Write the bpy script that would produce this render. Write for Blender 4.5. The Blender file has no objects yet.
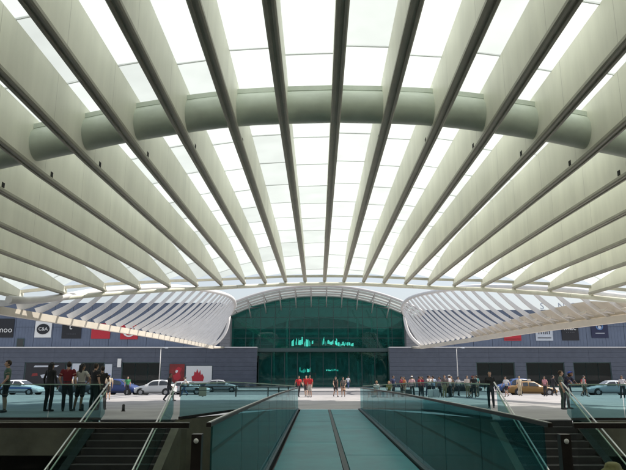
import bpy, math, random
from mathutils import Vector, Matrix, kdtree
random.seed(7)
R = math.radians
S = bpy.context.scene
C = S.collection
# ------------------------------------------------------------------ camera
FPX = 600.0; W0, H0 = 626.0, 470.0; VPX, VPY = 318.0, 370.5
cam_d = bpy.data.cameras.new('camera'); cam = bpy.data.objects.new('camera', cam_d); C.objects.link(cam)
cam_d.sensor_fit = 'HORIZONTAL'; cam_d.sensor_width = 36.0; cam_d.lens = FPX / W0 * 36.0
cam_d.clip_start = 0.05; cam_d.clip_end = 3000
pitch = math.atan((VPY - H0 / 2) / FPX); yaw = math.atan((VPX - W0 / 2) / math.hypot(FPX, VPY - H0 / 2))
cam.location = (0, 0, 0); cam.rotation_euler = (math.pi / 2 + pitch, 0, yaw)
S.camera = cam
# ------------------------------------------------------------------ sky, sun, exposure
SUN_EL, SUN_AZ = 56.0, 78.0            # azimuth measured from straight ahead (+Y) towards the right (+X)
world = bpy.data.worlds.new('World'); S.world = world; world.use_nodes = True
wn = world.node_tree.nodes; wl = world.node_tree.links; wn.clear()
wo = wn.new('ShaderNodeOutputWorld'); bg = wn.new('ShaderNodeBackground'); sky = wn.new('ShaderNodeTexSky')
sky.sky_type = 'NISHITA'; sky.sun_disc = False; sky.sun_elevation = R(SUN_EL); sky.sun_rotation = R(SUN_AZ)
sky.air_density = 1.0; sky.dust_density = 3.5; sky.ozone_density = 1.0
bg.inputs[1].default_value = 0.088
hz = wn.new('ShaderNodeMixRGB'); hz.blend_type = 'ADD'; hz.inputs[0].default_value = 1.0; hz.inputs[2].default_value = (4.0, 4.1, 4.1, 1)   # even bright summer haze over the whole sky
wl.new(sky.outputs[0], hz.inputs[1]); wl.new(hz.outputs[0], bg.inputs[0]); wl.new(bg.outputs[0], wo.inputs[0])
sd = bpy.data.lights.new('sun', 'SUN'); sun = bpy.data.objects.new('sun', sd); C.objects.link(sun)
sd.energy = 4.4; sd.angle = R(0.53); sd.color = (1.0, 0.95, 0.87)
sv = Vector((math.sin(R(SUN_AZ)) * math.cos(R(SUN_EL)), math.cos(R(SUN_AZ)) * math.cos(R(SUN_EL)), math.sin(R(SUN_EL))))
sun.rotation_euler = sv.to_track_quat('Z', 'Y').to_euler(); sun.location = (60, 20, 60)
S.view_settings.view_transform = 'Standard'; S.view_settings.look = 'None'
S.view_settings.exposure = 0.25; S.view_settings.gamma = 1.0
S.cycles.use_denoising = True
S.cycles.max_bounces = 10; S.cycles.transparent_max_bounces = 24; S.cycles.diffuse_bounces = 4

# ------------------------------------------------------------------ materials
M = {}
def mat(name, col, rough=0.6, metal=0.0, noise=0.0, nscale=4.0, bump=0.0, bscale=30.0, streak=None, spec=None, emit=None, col2=None):
    m = bpy.data.materials.new(name); m.use_nodes = True
    nt = m.node_tree; n = nt.nodes; l = nt.links; b = n['Principled BSDF']
    b.inputs['Base Color'].default_value = (*col, 1); b.inputs['Roughness'].default_value = rough
    b.inputs['Metallic'].default_value = metal
    if spec is not None: b.inputs['Specular IOR Level'].default_value = spec
    tc = n.new('ShaderNodeTexCoord')
    if noise or col2:
        mp = n.new('ShaderNodeMapping')
        if streak: mp.inputs['Scale'].default_value = streak
        l.new(tc.outputs['Object'], mp.inputs[0])
        nz = n.new('ShaderNodeTexNoise'); nz.inputs['Scale'].default_value = nscale; nz.inputs['Detail'].default_value = 6
        nz.inputs['Roughness'].default_value = 0.62
        l.new(mp.outputs[0], nz.inputs['Vector'])
        rp = n.new('ShaderNodeValToRGB'); c2 = col2 or tuple(c * (1 - noise) for c in col)
        c1 = col if col2 else tuple(min(1, c * (1 + noise * 0.5)) for c in col)
        rp.color_ramp.elements[0].position = 0.3; rp.color_ramp.elements[1].position = 0.68
        rp.color_ramp.elements[0].color = (*c2, 1); rp.color_ramp.elements[1].color = (*c1, 1)
        l.new(nz.outputs[0], rp.inputs[0]); l.new(rp.outputs[0], b.inputs['Base Color'])
    if bump:
        n2 = n.new('ShaderNodeTexNoise'); n2.inputs['Scale'].default_value = bscale; n2.inputs['Detail'].default_value = 4
        l.new(tc.outputs['Object'], n2.inputs['Vector'])
        bp = n.new('ShaderNodeBump'); bp.inputs['Strength'].default_value = bump; bp.inputs['Distance'].default_value = 0.02
        l.new(n2.outputs[0], bp.inputs['Height']); l.new(bp.outputs[0], b.inputs['Normal'])
    if emit:
        b.inputs['Emission Color'].default_value = (*emit[0], 1); b.inputs['Emission Strength'].default_value = emit[1]
    M[name] = m; return m
def glass(name, tint, rough=0.02, refl=1.0, gcol=(1, 1, 1), film=0.0, fcol=(.5, .5, .5)):
    m = bpy.data.materials.new(name); m.use_nodes = True; nt = m.node_tree; n = nt.nodes; l = nt.links; n.clear()
    o = n.new('ShaderNodeOutputMaterial'); mx = n.new('ShaderNodeMixShader'); t = n.new('ShaderNodeBsdfTransparent'); g = n.new('ShaderNodeBsdfGlossy')
    lw = n.new('ShaderNodeFresnel'); lw.inputs[0].default_value = 1.5
    mu = n.new('ShaderNodeMath'); mu.operation = 'MULTIPLY'; mu.inputs[1].default_value = refl; mu.use_clamp = True
    t.inputs[0].default_value = (*tint, 1); g.inputs['Roughness'].default_value = rough; g.inputs['Color'].default_value = (*gcol, 1)
    ge = n.new('ShaderNodeNewGeometry'); fr = n.new('ShaderNodeMath'); fr.operation = 'SUBTRACT'; fr.inputs[0].default_value = 1.0
    l.new(ge.outputs['Backfacing'], fr.inputs[1]); m3 = n.new('ShaderNodeMath'); m3.operation = 'MULTIPLY'
    l.new(lw.outputs[0], m3.inputs[0]); l.new(fr.outputs[0], m3.inputs[1])      # one mirror layer per pane: only the face turned outwards
    l.new(m3.outputs[0], mu.inputs[0]); l.new(mu.outputs[0], mx.inputs[0])
    src = t
    if film:
        d = n.new('ShaderNodeBsdfDiffuse'); d.inputs[0].default_value = (*fcol, 1); m2 = n.new('ShaderNodeMixShader')
        
        tc = n.new('ShaderNodeTexCoord'); mp = n.new('ShaderNodeMapping'); mp.inputs['Scale'].default_value = (1, 1, .5); nz = n.new('ShaderNodeTexNoise'); nz.inputs['Scale'].default_value = 1.7; nz.inputs['Detail'].default_value = 7; nz.inputs['Roughness'].default_value = .65
        mr = n.new('ShaderNodeMapRange'); mr.inputs['From Min'].default_value = .3; mr.inputs['From Max'].default_value = .7; mr.inputs['To Min'].default_value = film * .35; mr.inputs['To Max'].default_value = film * 1.7    # smears and dust
        l.new(tc.outputs['Object'], mp.inputs[0]); l.new(mp.outputs[0], nz.inputs['Vector']); l.new(nz.outputs[0], mr.inputs['Value']); l.new(mr.outputs[0], m2.inputs[0])
        l.new(t.outputs[0], m2.inputs[1]); l.new(d.outputs[0], m2.inputs[2]); src = m2
    l.new(src.outputs[0], mx.inputs[1]); l.new(g.outputs[0], mx.inputs[2]); l.new(mx.outputs[0], o.inputs[0])
    M[name] = m; return m
def frosted(name, col, clear):
    m = bpy.data.materials.new(name); m.use_nodes = True; nt = m.node_tree; n = nt.nodes; l = nt.links; n.clear()
    o = n.new('ShaderNodeOutputMaterial'); mx = n.new('ShaderNodeMixShader'); t = n.new('ShaderNodeBsdfTransparent'); tr = n.new('ShaderNodeBsdfTranslucent')
    tc = n.new('ShaderNodeTexCoord'); nz = n.new('ShaderNodeTexNoise'); nz.inputs['Scale'].default_value = 0.9; nz.inputs['Detail'].default_value = 5
    rp = n.new('ShaderNodeValToRGB'); rp.color_ramp.elements[0].position = .3; rp.color_ramp.elements[1].position = .7
    rp.color_ramp.elements[0].color = (*(c * .93 for c in col), 1); rp.color_ramp.elements[1].color = (*col, 1)
    oi = n.new('ShaderNodeObjectInfo'); mr = n.new('ShaderNodeMapRange'); mr.inputs['To Min'].default_value = .86; mr.inputs['To Max'].default_value = 1.0
    vm = n.new('ShaderNodeMixRGB'); vm.blend_type = 'MULTIPLY'; vm.inputs[0].default_value = 1.0      # panes differ a little in dirt
    l.new(oi.outputs['Random'], mr.inputs['Value']); l.new(mr.outputs[0], vm.inputs[2]); l.new(rp.outputs[0], vm.inputs[1])
    l.new(tc.outputs['Object'], nz.inputs['Vector']); l.new(nz.outputs[0], rp.inputs[0]); l.new(vm.outputs[0], tr.inputs[0])
    t.inputs[0].default_value = (.95, .98, .97, 1); mx.inputs[0].default_value = clear
    l.new(tr.outputs[0], mx.inputs[1]); l.new(t.outputs[0], mx.inputs[2]); l.new(mx.outputs[0], o.inputs[0])
    M[name] = m; return m
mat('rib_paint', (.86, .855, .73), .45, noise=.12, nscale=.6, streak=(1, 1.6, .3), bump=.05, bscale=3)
def seams(m, axis, step, width, dark):       # weld seams: thin darker lines at a regular step along one axis
    nt = m.node_tree; n = nt.nodes; l = nt.links; b = n['Principled BSDF']; src = b.inputs['Base Color'].links[0].from_socket
    tc = n.new('ShaderNodeTexCoord'); sp = n.new('ShaderNodeSeparateXYZ'); l.new(tc.outputs['Object'], sp.inputs[0])
    d = n.new('ShaderNodeMath'); d.operation = 'DIVIDE'; d.inputs[1].default_value = step; l.new(sp.outputs[axis], d.inputs[0])
    fr = n.new('ShaderNodeMath'); fr.operation = 'FRACT'; l.new(d.outputs[0], fr.inputs[0])
    lt = n.new('ShaderNodeMath'); lt.operation = 'LESS_THAN'; lt.inputs[1].default_value = width / step; l.new(fr.outputs[0], lt.inputs[0])
    ml = n.new('ShaderNodeMath'); ml.operation = 'MULTIPLY'; ml.inputs[1].default_value = dark; l.new(lt.outputs[0], ml.inputs[0])
    mx = n.new('ShaderNodeMixRGB'); mx.inputs[2].default_value = (.35, .33, .27, 1); l.new(ml.outputs[0], mx.inputs[0]); l.new(src, mx.inputs[1]); l.new(mx.outputs[0], b.inputs['Base Color'])
seams(M['rib_paint'], 1, 2.8, .022, .45)
mat('shaded_rib_paint', (.44, .43, .35), .5, noise=.12, nscale=2)  # same paint as the ribs, darkened to put underside shade into the colour
mat('tube_paint', (.62, .68, .59), .34, noise=.12, nscale=1.5)
mat('dark_hole', (.02, .02, .02), .9)
frosted('roof_glass', (.75, .78, .76), .05)
mat('gasket', (.62, .64, .63), .7)
mat('wing_paint', (.80, .785, .77), .45, noise=.10, nscale=1.2)
mat('wing_beam', (.72, .66, .56), .5, noise=.10, nscale=.8)
mat('plaza_stone', (.36, .345, .34), .75, noise=.28, nscale=.45, bump=.15, bscale=6)
seams(M['plaza_stone'], 0, 1.2, .02, .5); seams(M['plaza_stone'], 1, 1.2, .02, .5)
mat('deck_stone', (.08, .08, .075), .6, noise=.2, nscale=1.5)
mat('asphalt', (.17, .165, .17), .85, noise=.2, nscale=2, bump=.2, bscale=60)
mat('kerb_stone', (.42, .41, .40), .8, noise=.15)
mat('road_paint', (.75, .75, .73), .7, noise=.2, nscale=5)
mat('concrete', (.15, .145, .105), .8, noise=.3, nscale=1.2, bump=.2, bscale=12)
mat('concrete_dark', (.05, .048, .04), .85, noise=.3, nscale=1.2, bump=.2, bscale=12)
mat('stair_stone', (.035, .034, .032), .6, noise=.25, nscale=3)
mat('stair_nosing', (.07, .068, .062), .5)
mat('steel_dark', (.055, .045, .04), .4, metal=.6, noise=.2, nscale=3)
mat('steel_edge', (.50, .50, .46), .35, metal=.8)
mat('stainless', (.75, .75, .71), .28, metal=.9)
mat('floor_glass', (.02, .22, .235), .42, spec=.3, noise=.28, nscale=.9, bump=.03, bscale=2)
mat('floor_joint', (.035, .05, .05), .6)
glass('parapet_glass', (.46, .67, .70), .03, .42, gcol=(.85, 1, 1), film=.12, fcol=(.07, .26, .28))
glass('clear_glass', (.93, .95, .94), .02, .35)
glass('balustrade_glass', (.55, .71, .73), .03, .45, film=.02, fcol=(.12, .28, .26))
mat('glass_edge', (.32, .48, .38), .35)
mat('lamp_white', (.8, .8, .75), .4)
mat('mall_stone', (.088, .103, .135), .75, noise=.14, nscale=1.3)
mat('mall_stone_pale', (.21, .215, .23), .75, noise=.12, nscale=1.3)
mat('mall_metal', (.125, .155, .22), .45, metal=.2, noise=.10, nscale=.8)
mat('mall_ledge', (.66, .66, .66), .7)
mat('mall_roof', (.36, .36, .37), .7)
mat('dark_inside', (.02, .03, .03), .8)
mat('hall_floor', (.20, .25, .25), .4)
mat('hall_wall', (.26, .33, .33), .8, noise=.3, nscale=.8)
glass('facade_glass', (.42, .78, .73), .02, .8, gcol=(.7, .95, .9), film=.11, fcol=(.05, .31, .285))
glass('shop_glass', (.22, .40, .40), .02, .8)
mat('mullion', (.06, .10, .10), .5, metal=.5)
mat('vault_steel', (.52, .51, .50), .5)
frosted('vault_glass', (.42, .47, .47), .25)
frosted('vault_glass_dark', (.15, .18, .18), .03)
mat('escalator_green', (.10, .26, .18), .5)
mat('glow_cyan', (.2, .8, .7), .6, emit=((.38, .95, .86), 1.15))
mat('glow_teal', (.1, .5, .45), .6, emit=((.10, .48, .43), 0.8))
mat('shop_back', (.02, .028, .03), .8, noise=.5, nscale=1.0)
mat('black_print', (.012, .013, .018), .5)
mat('navy_print', (.015, .02, .06), .5)
mat('red_print', (.45, .02, .035), .5)
mat('dull_red_print', (.22, .02, .02), .5, noise=.4, nscale=1)
mat('white_print', (.72, .73, .72), .6)
mat('pale_print', (.50, .54, .60), .6, noise=.15, nscale=.8)
mat('blue_print', (.10, .20, .42), .5)
mat('tyre', (.02, .02, .02), .85); mat('rim', (.45, .45, .46), .35, metal=.8)
mat('car_glass', (.02, .025, .03), .06, spec=.8); mat('trim', (.03, .03, .03), .6)
mat('headlight', (.8, .82, .85), .15); mat('taillight', (.45, .02, .02), .25); mat('plate', (.75, .75, .72), .5)
mat('leaf', (.07, .13, .05), .6, noise=.5, nscale=1.5); mat('bark', (.10, .075, .055), .9, noise=.3)
mat('eye', (.03, .02, .02), .3); mat('lip', (.40, .14, .12), .5)
def flat(prefix, col, rough=.7, **k):
    key = prefix + '_%02x%02x%02x' % tuple(int(c * 255) for c in col)
    return M[key] if key in M else mat(key, col, rough, **k)

# ------------------------------------------------------------------ mesh helpers
class MB:
    def __init__(s): s.v = []; s.f = []; s.mi = []; s.sm = []
    def add(s, vs, fs, mi=0, smooth=False):
        o = len(s.v); s.v += [tuple(v) for v in vs]; s.f += [tuple(i + o for i in f) for f in fs]
        s.mi += [mi] * len(fs); s.sm += [smooth] * len(fs); return s
    def box(s, x0, x1, y0, y1, z0, z1, mi=0):
        return s.add([(x0, y0, z0), (x1, y0, z0), (x1, y1, z0), (x0, y1, z0), (x0, y0, z1), (x1, y0, z1), (x1, y1, z1), (x0, y1, z1)],
                     [(0, 3, 2, 1), (4, 5, 6, 7), (0, 1, 5, 4), (1, 2, 6, 5), (2, 3, 7, 6), (3, 0, 4, 7)], mi)
    def hexa(s, p, mi=0):   # 8 corners: bottom ring then top ring
        return s.add(p, [(0, 3, 2, 1), (4, 5, 6, 7), (0, 1, 5, 4), (1, 2, 6, 5), (2, 3, 7, 6), (3, 0, 4, 7)], mi)
    def sweep(s, secs, closed_ends=True, mi=0, smooth=False):   # list of rings of equal length
        n = len(secs[0]); vs = [p for r in secs for p in r]; fs = []
        for i in range(len(secs) - 1):
            for j in range(n):
                a = i * n + j; b = i * n + (j + 1) % n; fs.append((a, b, b + n, a + n))
        o = len(s.v); s.add(vs, fs, mi, smooth)
        if closed_ends:
            s.f += [tuple(o + j for j in reversed(range(n))), tuple(o + (len(secs) - 1) * n + j for j in range(n))]; s.mi += [mi, mi]; s.sm += [False, False]
        return s
    def tube(s, pts, r, n=8, mi=0):
        pts = [Vector(p) for p in pts]; rad = r if isinstance(r, (list, tuple)) else [r] * len(pts)
        secs = []; u0 = None
        for i, p in enumerate(pts):
            t = (pts[min(i + 1, len(pts) - 1)] - pts[max(i - 1, 0)]).normalized()
            if u0 is None:
                up = Vector((0, 0, 1)) if abs(t.z) < .9 else Vector((1, 0, 0)); u0 = t.cross(up).normalized()
            u0 = (u0 - t * u0.dot(t)).normalized(); w = t.cross(u0)
            secs.append([p + (u0 * math.cos(2 * math.pi * j / n) + w * math.sin(2 * math.pi * j / n)) * rad[i] for j in range(n)])
        return s.sweep(secs, True, mi, True)
    def beam(s, a, b, w, h, mi=0):   # box along a->b, width w (horizontal), height h
        a = Vector(a); b = Vector(b); t = (b - a).normalized(); up = Vector((0, 0, 1))
        if abs(t.z) > .98: up = Vector((0, 1, 0))
        x = t.cross(up).normalized() * (-w / 2); z = t.cross(x).normalized() * (h / 2)
        return s.hexa([a - x - z, b - x - z, b + x - z, a + x - z, a - x + z, b - x + z, b + x + z, a + x + z], mi)
    def ball(s, c, r, n=12, m=8, mi=0):
        rx, ry, rz = r if isinstance(r, (tuple, list)) else (r, r, r); vs = []; fs = []
        for i in range(m + 1):
            th = math.pi * i / m
            for j in range(n):
                ph = 2 * math.pi * j / n
                vs.append((c[0] + rx * math.sin(th) * math.cos(ph), c[1] + ry * math.sin(th) * math.sin(ph), c[2] + rz * math.cos(th)))
        for i in range(m):
            for j in range(n):
                a = i * n + j; b = i * n + (j + 1) % n; fs.append((a, a + n, b + n, b))
        return s.add(vs, fs, mi, True)
    def mesh(s, name):
        me = bpy.data.meshes.new(name); me.from_pydata(s.v, [], s.f)
        me.polygons.foreach_set('material_index', s.mi); me.polygons.foreach_set('use_smooth', s.sm); me.update(); return me
    def build(s, name, mats, parent=None):
        me = s.mesh(name)
        for m in (mats if isinstance(mats, (list, tuple)) else [mats]): me.materials.append(M[m] if isinstance(m, str) else m)
        return link(name, me, parent)
def wmat(o):
    b = Matrix.LocRotScale(o.location, o.rotation_euler, o.scale)
    return b if o.parent is None else wmat(o.parent) @ o.matrix_parent_inverse @ b
def link(name, me, parent=None):
    o = bpy.data.objects.new(name, me); C.objects.link(o)
    if parent is not None:
        o.parent = parent
        off = wmat(parent)
        if me is not None and not me.get('local'):      # geometry given in world coordinates
            o.matrix_parent_inverse = off.inverted()
    return o
def tag(o, label=None, cat=None, group=None, kind=None):
    if label: o['label'] = label
    if cat: o['category'] = cat
    if group: o['group'] = group
    if kind: o['kind'] = kind
    return o
def thing(name, label, cat, loc=(0, 0, 0), rz=0, group=None):
    o = bpy.data.objects.new(name, None); C.objects.link(o); o.location = loc; o.rotation_euler = (0, 0, rz); o.empty_display_size = .3
    return tag(o, label, cat, group)
def lmesh(mb, name, mats):      # mesh in local coordinates of its thing
    me = mb.mesh(name); me['local'] = 1
    for m in (mats if isinstance(mats, (list, tuple)) else [mats]): me.materials.append(M[m] if isinstance(m, str) else m)
    return me
def interp(x, xs, ys):
    if x <= xs[0]: return ys[0]
    for i in range(len(xs) - 1):
        if x <= xs[i + 1]:
            t = (x - xs[i]) / (xs[i + 1] - xs[i]); return ys[i] + t * (ys[i + 1] - ys[i])
    return ys[-1]
def spline(x, xs, ys):          # Catmull-Rom through the points
    if x <= xs[0]: return ys[0]
    if x >= xs[-1]: return ys[-1]
    i = max(k for k in range(len(xs) - 1) if xs[k] <= x)
    def sl(k):
        if k == 0: return (ys[1] - ys[0]) / (xs[1] - xs[0])
        if k == len(xs) - 1: return (ys[-1] - ys[-2]) / (xs[-1] - xs[-2])
        return (ys[k + 1] - ys[k - 1]) / (xs[k + 1] - xs[k - 1])
    h = xs[i + 1] - xs[i]; t = (x - xs[i]) / h
    return ((2*t**3 - 3*t*t + 1) * ys[i] + (t**3 - 2*t*t + t) * h * sl(i) + (-2*t**3 + 3*t*t) * ys[i+1] + (t**3 - t*t) * h * sl(i+1))

# ================================================================== SETTING: ground
AX = 0.5                                                    # axis of the footbridge and canopy
GY = [0, 22, 28, 50, 80, 100, 140, 900]; GZ = [-1.40, -1.40, -1.68, -2.12, -2.50, -2.60, -2.70, -4.0]
def gz(Y): return interp(Y, GY, GZ)
PE = 18.0; BEND = 28.0; SXI, SXO = 4.72, 6.75               # plaza edge, bridge end, stair inner / outer offset from the axis
def xl(Y): return interp(Y, [PE, BEND], [-SXI, -1.45])      # oblique edge of the opening (offset from the axis)
mb = MB()
rows = [18, 19, 20, 21, 22, 23, 24, 25, 26, 27, 28]
for a, b in zip(rows, rows[1:]):
    for s in (-1, 1):
        q = [(AX + s * 80, a, gz(a)), (AX - s * xl(a), a, gz(a)), (AX - s * xl(b), b, gz(b)), (AX + s * 80, b, gz(b))]
        mb.add(q, [(0, 1, 2, 3) if s < 0 else (3, 2, 1, 0)])
rows = [28, 34, 42, 50, 57.0]
for a, b in zip(rows, rows[1:]): mb.add([(-160, a, gz(a)), (160, a, gz(a)), (160, b, gz(b)), (-160, b, gz(b))], [(0, 1, 2, 3)])
tag(mb.build('plaza_paving', 'plaza_stone'), kind='structure')
mb = MB(); rows = [57.0, 66, 76.0]
for a, b in zip(rows, rows[1:]): mb.add([(-160, a, gz(a) - .1), (160, a, gz(a) - .1), (160, b, gz(b) - .1), (-160, b, gz(b) - .1)], [(0, 1, 2, 3)])
tag(mb.build('road', 'asphalt'), kind='structure')
mb = MB()
for k in range(-24, 25): mb.add([(k * 5, 66.4, gz(66.5) - .094), (k * 5 + 2.4, 66.4, gz(66.5) - .094), (k * 5 + 2.4, 66.55, gz(66.5) - .095), (k * 5, 66.55, gz(66.5) - .095)], [(0, 1, 2, 3)])
tag(mb.build('lane_marking', 'road_paint'), kind='structure')
mb = MB(); mb.box(-160, 160, 57.0, 57.25, gz(57) - .3, gz(57) + .01); tag(mb.build('kerb', 'kerb_stone'), kind='structure')
mb = MB(); mb.box(-160, 160, 75.8, 76.05, gz(76) - .3, gz(76) + .02); tag(mb.build('kerb', 'kerb_stone'), kind='structure')
mb = MB(); rows = [76.05, 90, 100, 140, 900]
for a, b in zip(rows, rows[1:]): mb.add([(-160 if b < 200 else -900, a, gz(a)), (160 if b < 200 else 900, a, gz(a)), (160 if b < 200 else 900, b, gz(b)), (-160 if b < 200 else -900, b, gz(b))], [(0, 1, 2, 3)])
tag(mb.build('far_pavement', 'plaza_stone'), kind='structure')
# lower concourse, opening walls, near deck
LZ = -5.6
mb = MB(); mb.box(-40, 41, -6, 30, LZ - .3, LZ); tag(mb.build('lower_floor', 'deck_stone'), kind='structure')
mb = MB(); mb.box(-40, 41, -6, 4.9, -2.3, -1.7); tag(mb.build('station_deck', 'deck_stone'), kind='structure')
for s in (-1, 1):
    # edge beam of the plaza slab left and right of the stairs, and the recessed wall under it
    a, b = AX + s * (SXO + .25), AX + s * 40
    mb = MB(); mb.box(min(a, b), max(a, b), PE - .12, PE + .5, -2.35, -1.405); tag(mb.build('slab_edge', 'concrete'), kind='structure')
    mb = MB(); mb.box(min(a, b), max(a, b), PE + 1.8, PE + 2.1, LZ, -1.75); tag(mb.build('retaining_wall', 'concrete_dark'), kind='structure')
    # oblique wall from the stair to the bridge abutment
    p0 = Vector((AX + s * (SXI - .02), PE, 0)); p1 = Vector((AX + s * 1.45, BEND, 0)); t = (p1 - p0).normalized(); nrm = Vector((t.y * s, -t.x * s, 0)) * .35
    mb = MB()
    q = [p0, p1, p1 + nrm, p0 + nrm]
    if s > 0: q = [q[0], q[3], q[2], q[1]]
    mb.hexa([(v.x, v.y, LZ) for v in q] + [(v.x, v.y, gz(v.y) - .006) for v in q]); tag(mb.build('opening_wall', 'concrete'), kind='structure')
    # side walls closing the stair flight
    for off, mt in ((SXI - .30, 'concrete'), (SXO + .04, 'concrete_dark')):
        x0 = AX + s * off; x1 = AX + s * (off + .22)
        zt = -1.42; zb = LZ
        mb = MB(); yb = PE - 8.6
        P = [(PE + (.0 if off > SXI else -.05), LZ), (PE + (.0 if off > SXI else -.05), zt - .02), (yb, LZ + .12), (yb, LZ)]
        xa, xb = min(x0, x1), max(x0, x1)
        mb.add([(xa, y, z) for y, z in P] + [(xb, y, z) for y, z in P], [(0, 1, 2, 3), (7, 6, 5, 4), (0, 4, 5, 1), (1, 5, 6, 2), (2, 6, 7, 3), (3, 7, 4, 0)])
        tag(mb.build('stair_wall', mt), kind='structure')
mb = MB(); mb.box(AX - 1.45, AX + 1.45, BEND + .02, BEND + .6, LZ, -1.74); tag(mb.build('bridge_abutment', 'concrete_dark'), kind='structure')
for s in (-1, 1):
    mb = MB(); a, b = AX + s * 40, AX + s * 40.4; mb.box(min(a, b), max(a, b), -6, 20, LZ, -1.5); tag(mb.build('side_wall', 'concrete_dark'), kind='structure')

t = thing('station_building', 'concrete station hall behind the viewer at the near end of the canopy', 'building', (0, -9, -1.7))
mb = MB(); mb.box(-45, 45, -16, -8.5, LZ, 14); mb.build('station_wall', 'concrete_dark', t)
for x in (-24, -12, 0, 12, 24): mb = MB(); mb.box(x - 1, x + 1, -8.5, -7.2, -1.69, 11); mb.build('pillar', 'concrete', t)

# ================================================================== FOOTBRIDGE
BX0, BX1 = AX - 1.42, AX + 1.42; BZ = -1.70; BS = 4.95
br = thing('footbridge', 'teal glass floored footbridge with glass parapets leading to the plaza', 'footbridge', (AX, 16, BZ))
mb = MB()
for x in (BX0 + .05, BX1 - .05): mb.box(x - .12, x + .12, BS, BEND, BZ - .55, BZ - .10)
mb.box(AX - .07, AX + .07, BS, BEND, BZ - .5, BZ - .045)
y = BS + .2
while y < BEND: mb.box(BX0, BX1, y, y + .12, BZ - .4, BZ - .11); y += 2.4
mb.build('deck_frame', 'steel_dark', br)
for s, joints in ((-1, [BS, 9.4, 15.37, 21.4, BEND]), (1, [BS, 7.1, 13.06, 19.0, 25.0, BEND])):
    for a, b in zip(joints, joints[1:]):
        xa, xb = (BX0 + .13, AX - .055) if s < 0 else (AX + .055, BX1 - .13)
        mb = MB(); g = .010; mb.hexa([(xa, a + g, BZ - .04), (xb, a + g, BZ - .04), (xb, b - g, BZ - .04), (xa, b - g, BZ - .04), (xa + .01, a + g + .01, BZ), (xb - .01, a + g + .01, BZ), (xb - .01, b - g - .01, BZ), (xa + .01, b - g - .01, BZ)])
        mb.build('floor_pane', 'floor_glass', br)
mb = MB(); mb.box(AX - .05, AX + .05, BS, BEND, BZ - .04, BZ - .006); mb.build('centre_joint', 'floor_joint', br)
def railz(Y): return spline(Y, [4.7, 7, 14.4, 27], [-.42, -.43, -.51, -.73])
for s in (-1, 1):
    x = AX + s * 1.40
    mb = MB(); mb.box(x - .09, x + .05 if s < 0 else x + .09, BS, BEND, BZ - .09, BZ + .05); mb.build('base_channel', 'steel_dark', br)
    ys = [5.3]
    while ys[-1] < 27.2: ys.append(min(27.8, ys[-1] + 2.05))
    for a, b in zip(ys, ys[1:]):
        if b - a < .3: continue
        mb = MB(); za, zb = railz(a) - .02, railz(b) - .02
        mb.hexa([(x - .008, a + .012, BZ + .055), (x + .008, a + .012, BZ + .055), (x + .008, b - .012, BZ + .055), (x - .008, b - .012, BZ + .055), (x - .008, a + .012, za), (x + .008, a + .012, za), (x + .008, b - .012, zb), (x - .008, b - .012, zb)])
        mb.build('parapet_pane', 'parapet_glass', br)
    secs = []; sec2 = []
    for i in range(24):
        Y = 5.15 + (27.85 - 5.15) * i / 23; z = railz(Y)
        secs.append([(x - .02, Y, z - .032), (x + .02, Y, z - .032), (x + .02, Y, z), (x - .02, Y, z)])
        sec2.append([(x - .012, Y, z + .001), (x + .012, Y, z + .001), (x + .012, Y, z + .006), (x - .012, Y, z + .006)])
    hr = MB().sweep(secs).build('handrail', 'steel_dark', br); MB().sweep(sec2).build('rail_cap', 'steel_edge', hr)
    xp = AX + s * 1.475
    mb = MB(); mb.box(xp - .04, xp + .04, 5.04, 5.12, -1.7 - .05, -.50); pt = mb.build('end_post', 'steel_dark', br)
    mb = MB(); mb.ball((xp, 5.03, -.55), (.02, .014, .02)); mb.build('lamp_button', 'lamp_white', pt)

# near railing either side of the bridge head
for s, lab in ((-1, 'dark steel guard rail across the near edge left of the footbridge'), (1, 'dark steel guard rail across the near edge right of the footbridge')):
    a, b = AX + s * 1.53, AX + s * 17; x0, x1 = min(a, b), max(a, b)
    gr = thing('guard_rail', lab, 'railing', ((a + b) / 2, 4.95, -1.7), 0, 'guard rails at the near edge')
    mb = MB(); mb.box(x0, x1, 4.995, 5.025, -.448, -.412); tr = mb.build('top_rail', 'steel_dark', gr)
    mb = MB(); mb.box(x0, x1, 4.998, 5.022, -.411, -.405); mb.build('rail_cap', 'steel_edge', tr)
    mb = MB(); mb.box(x0, x1, 4.93, 5.07, -1.78, -1.69); mb.build('base_channel', 'steel_dark', gr)
    n = 8; L = (x1 - x0) / n
    for i in range(n):
        mb = MB(); mb.box(x0 + i * L + .02, x0 + (i + 1) * L - .02, 5.003, 5.017, -1.685, -.452); mb.build('pane', 'clear_glass', gr)

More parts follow.
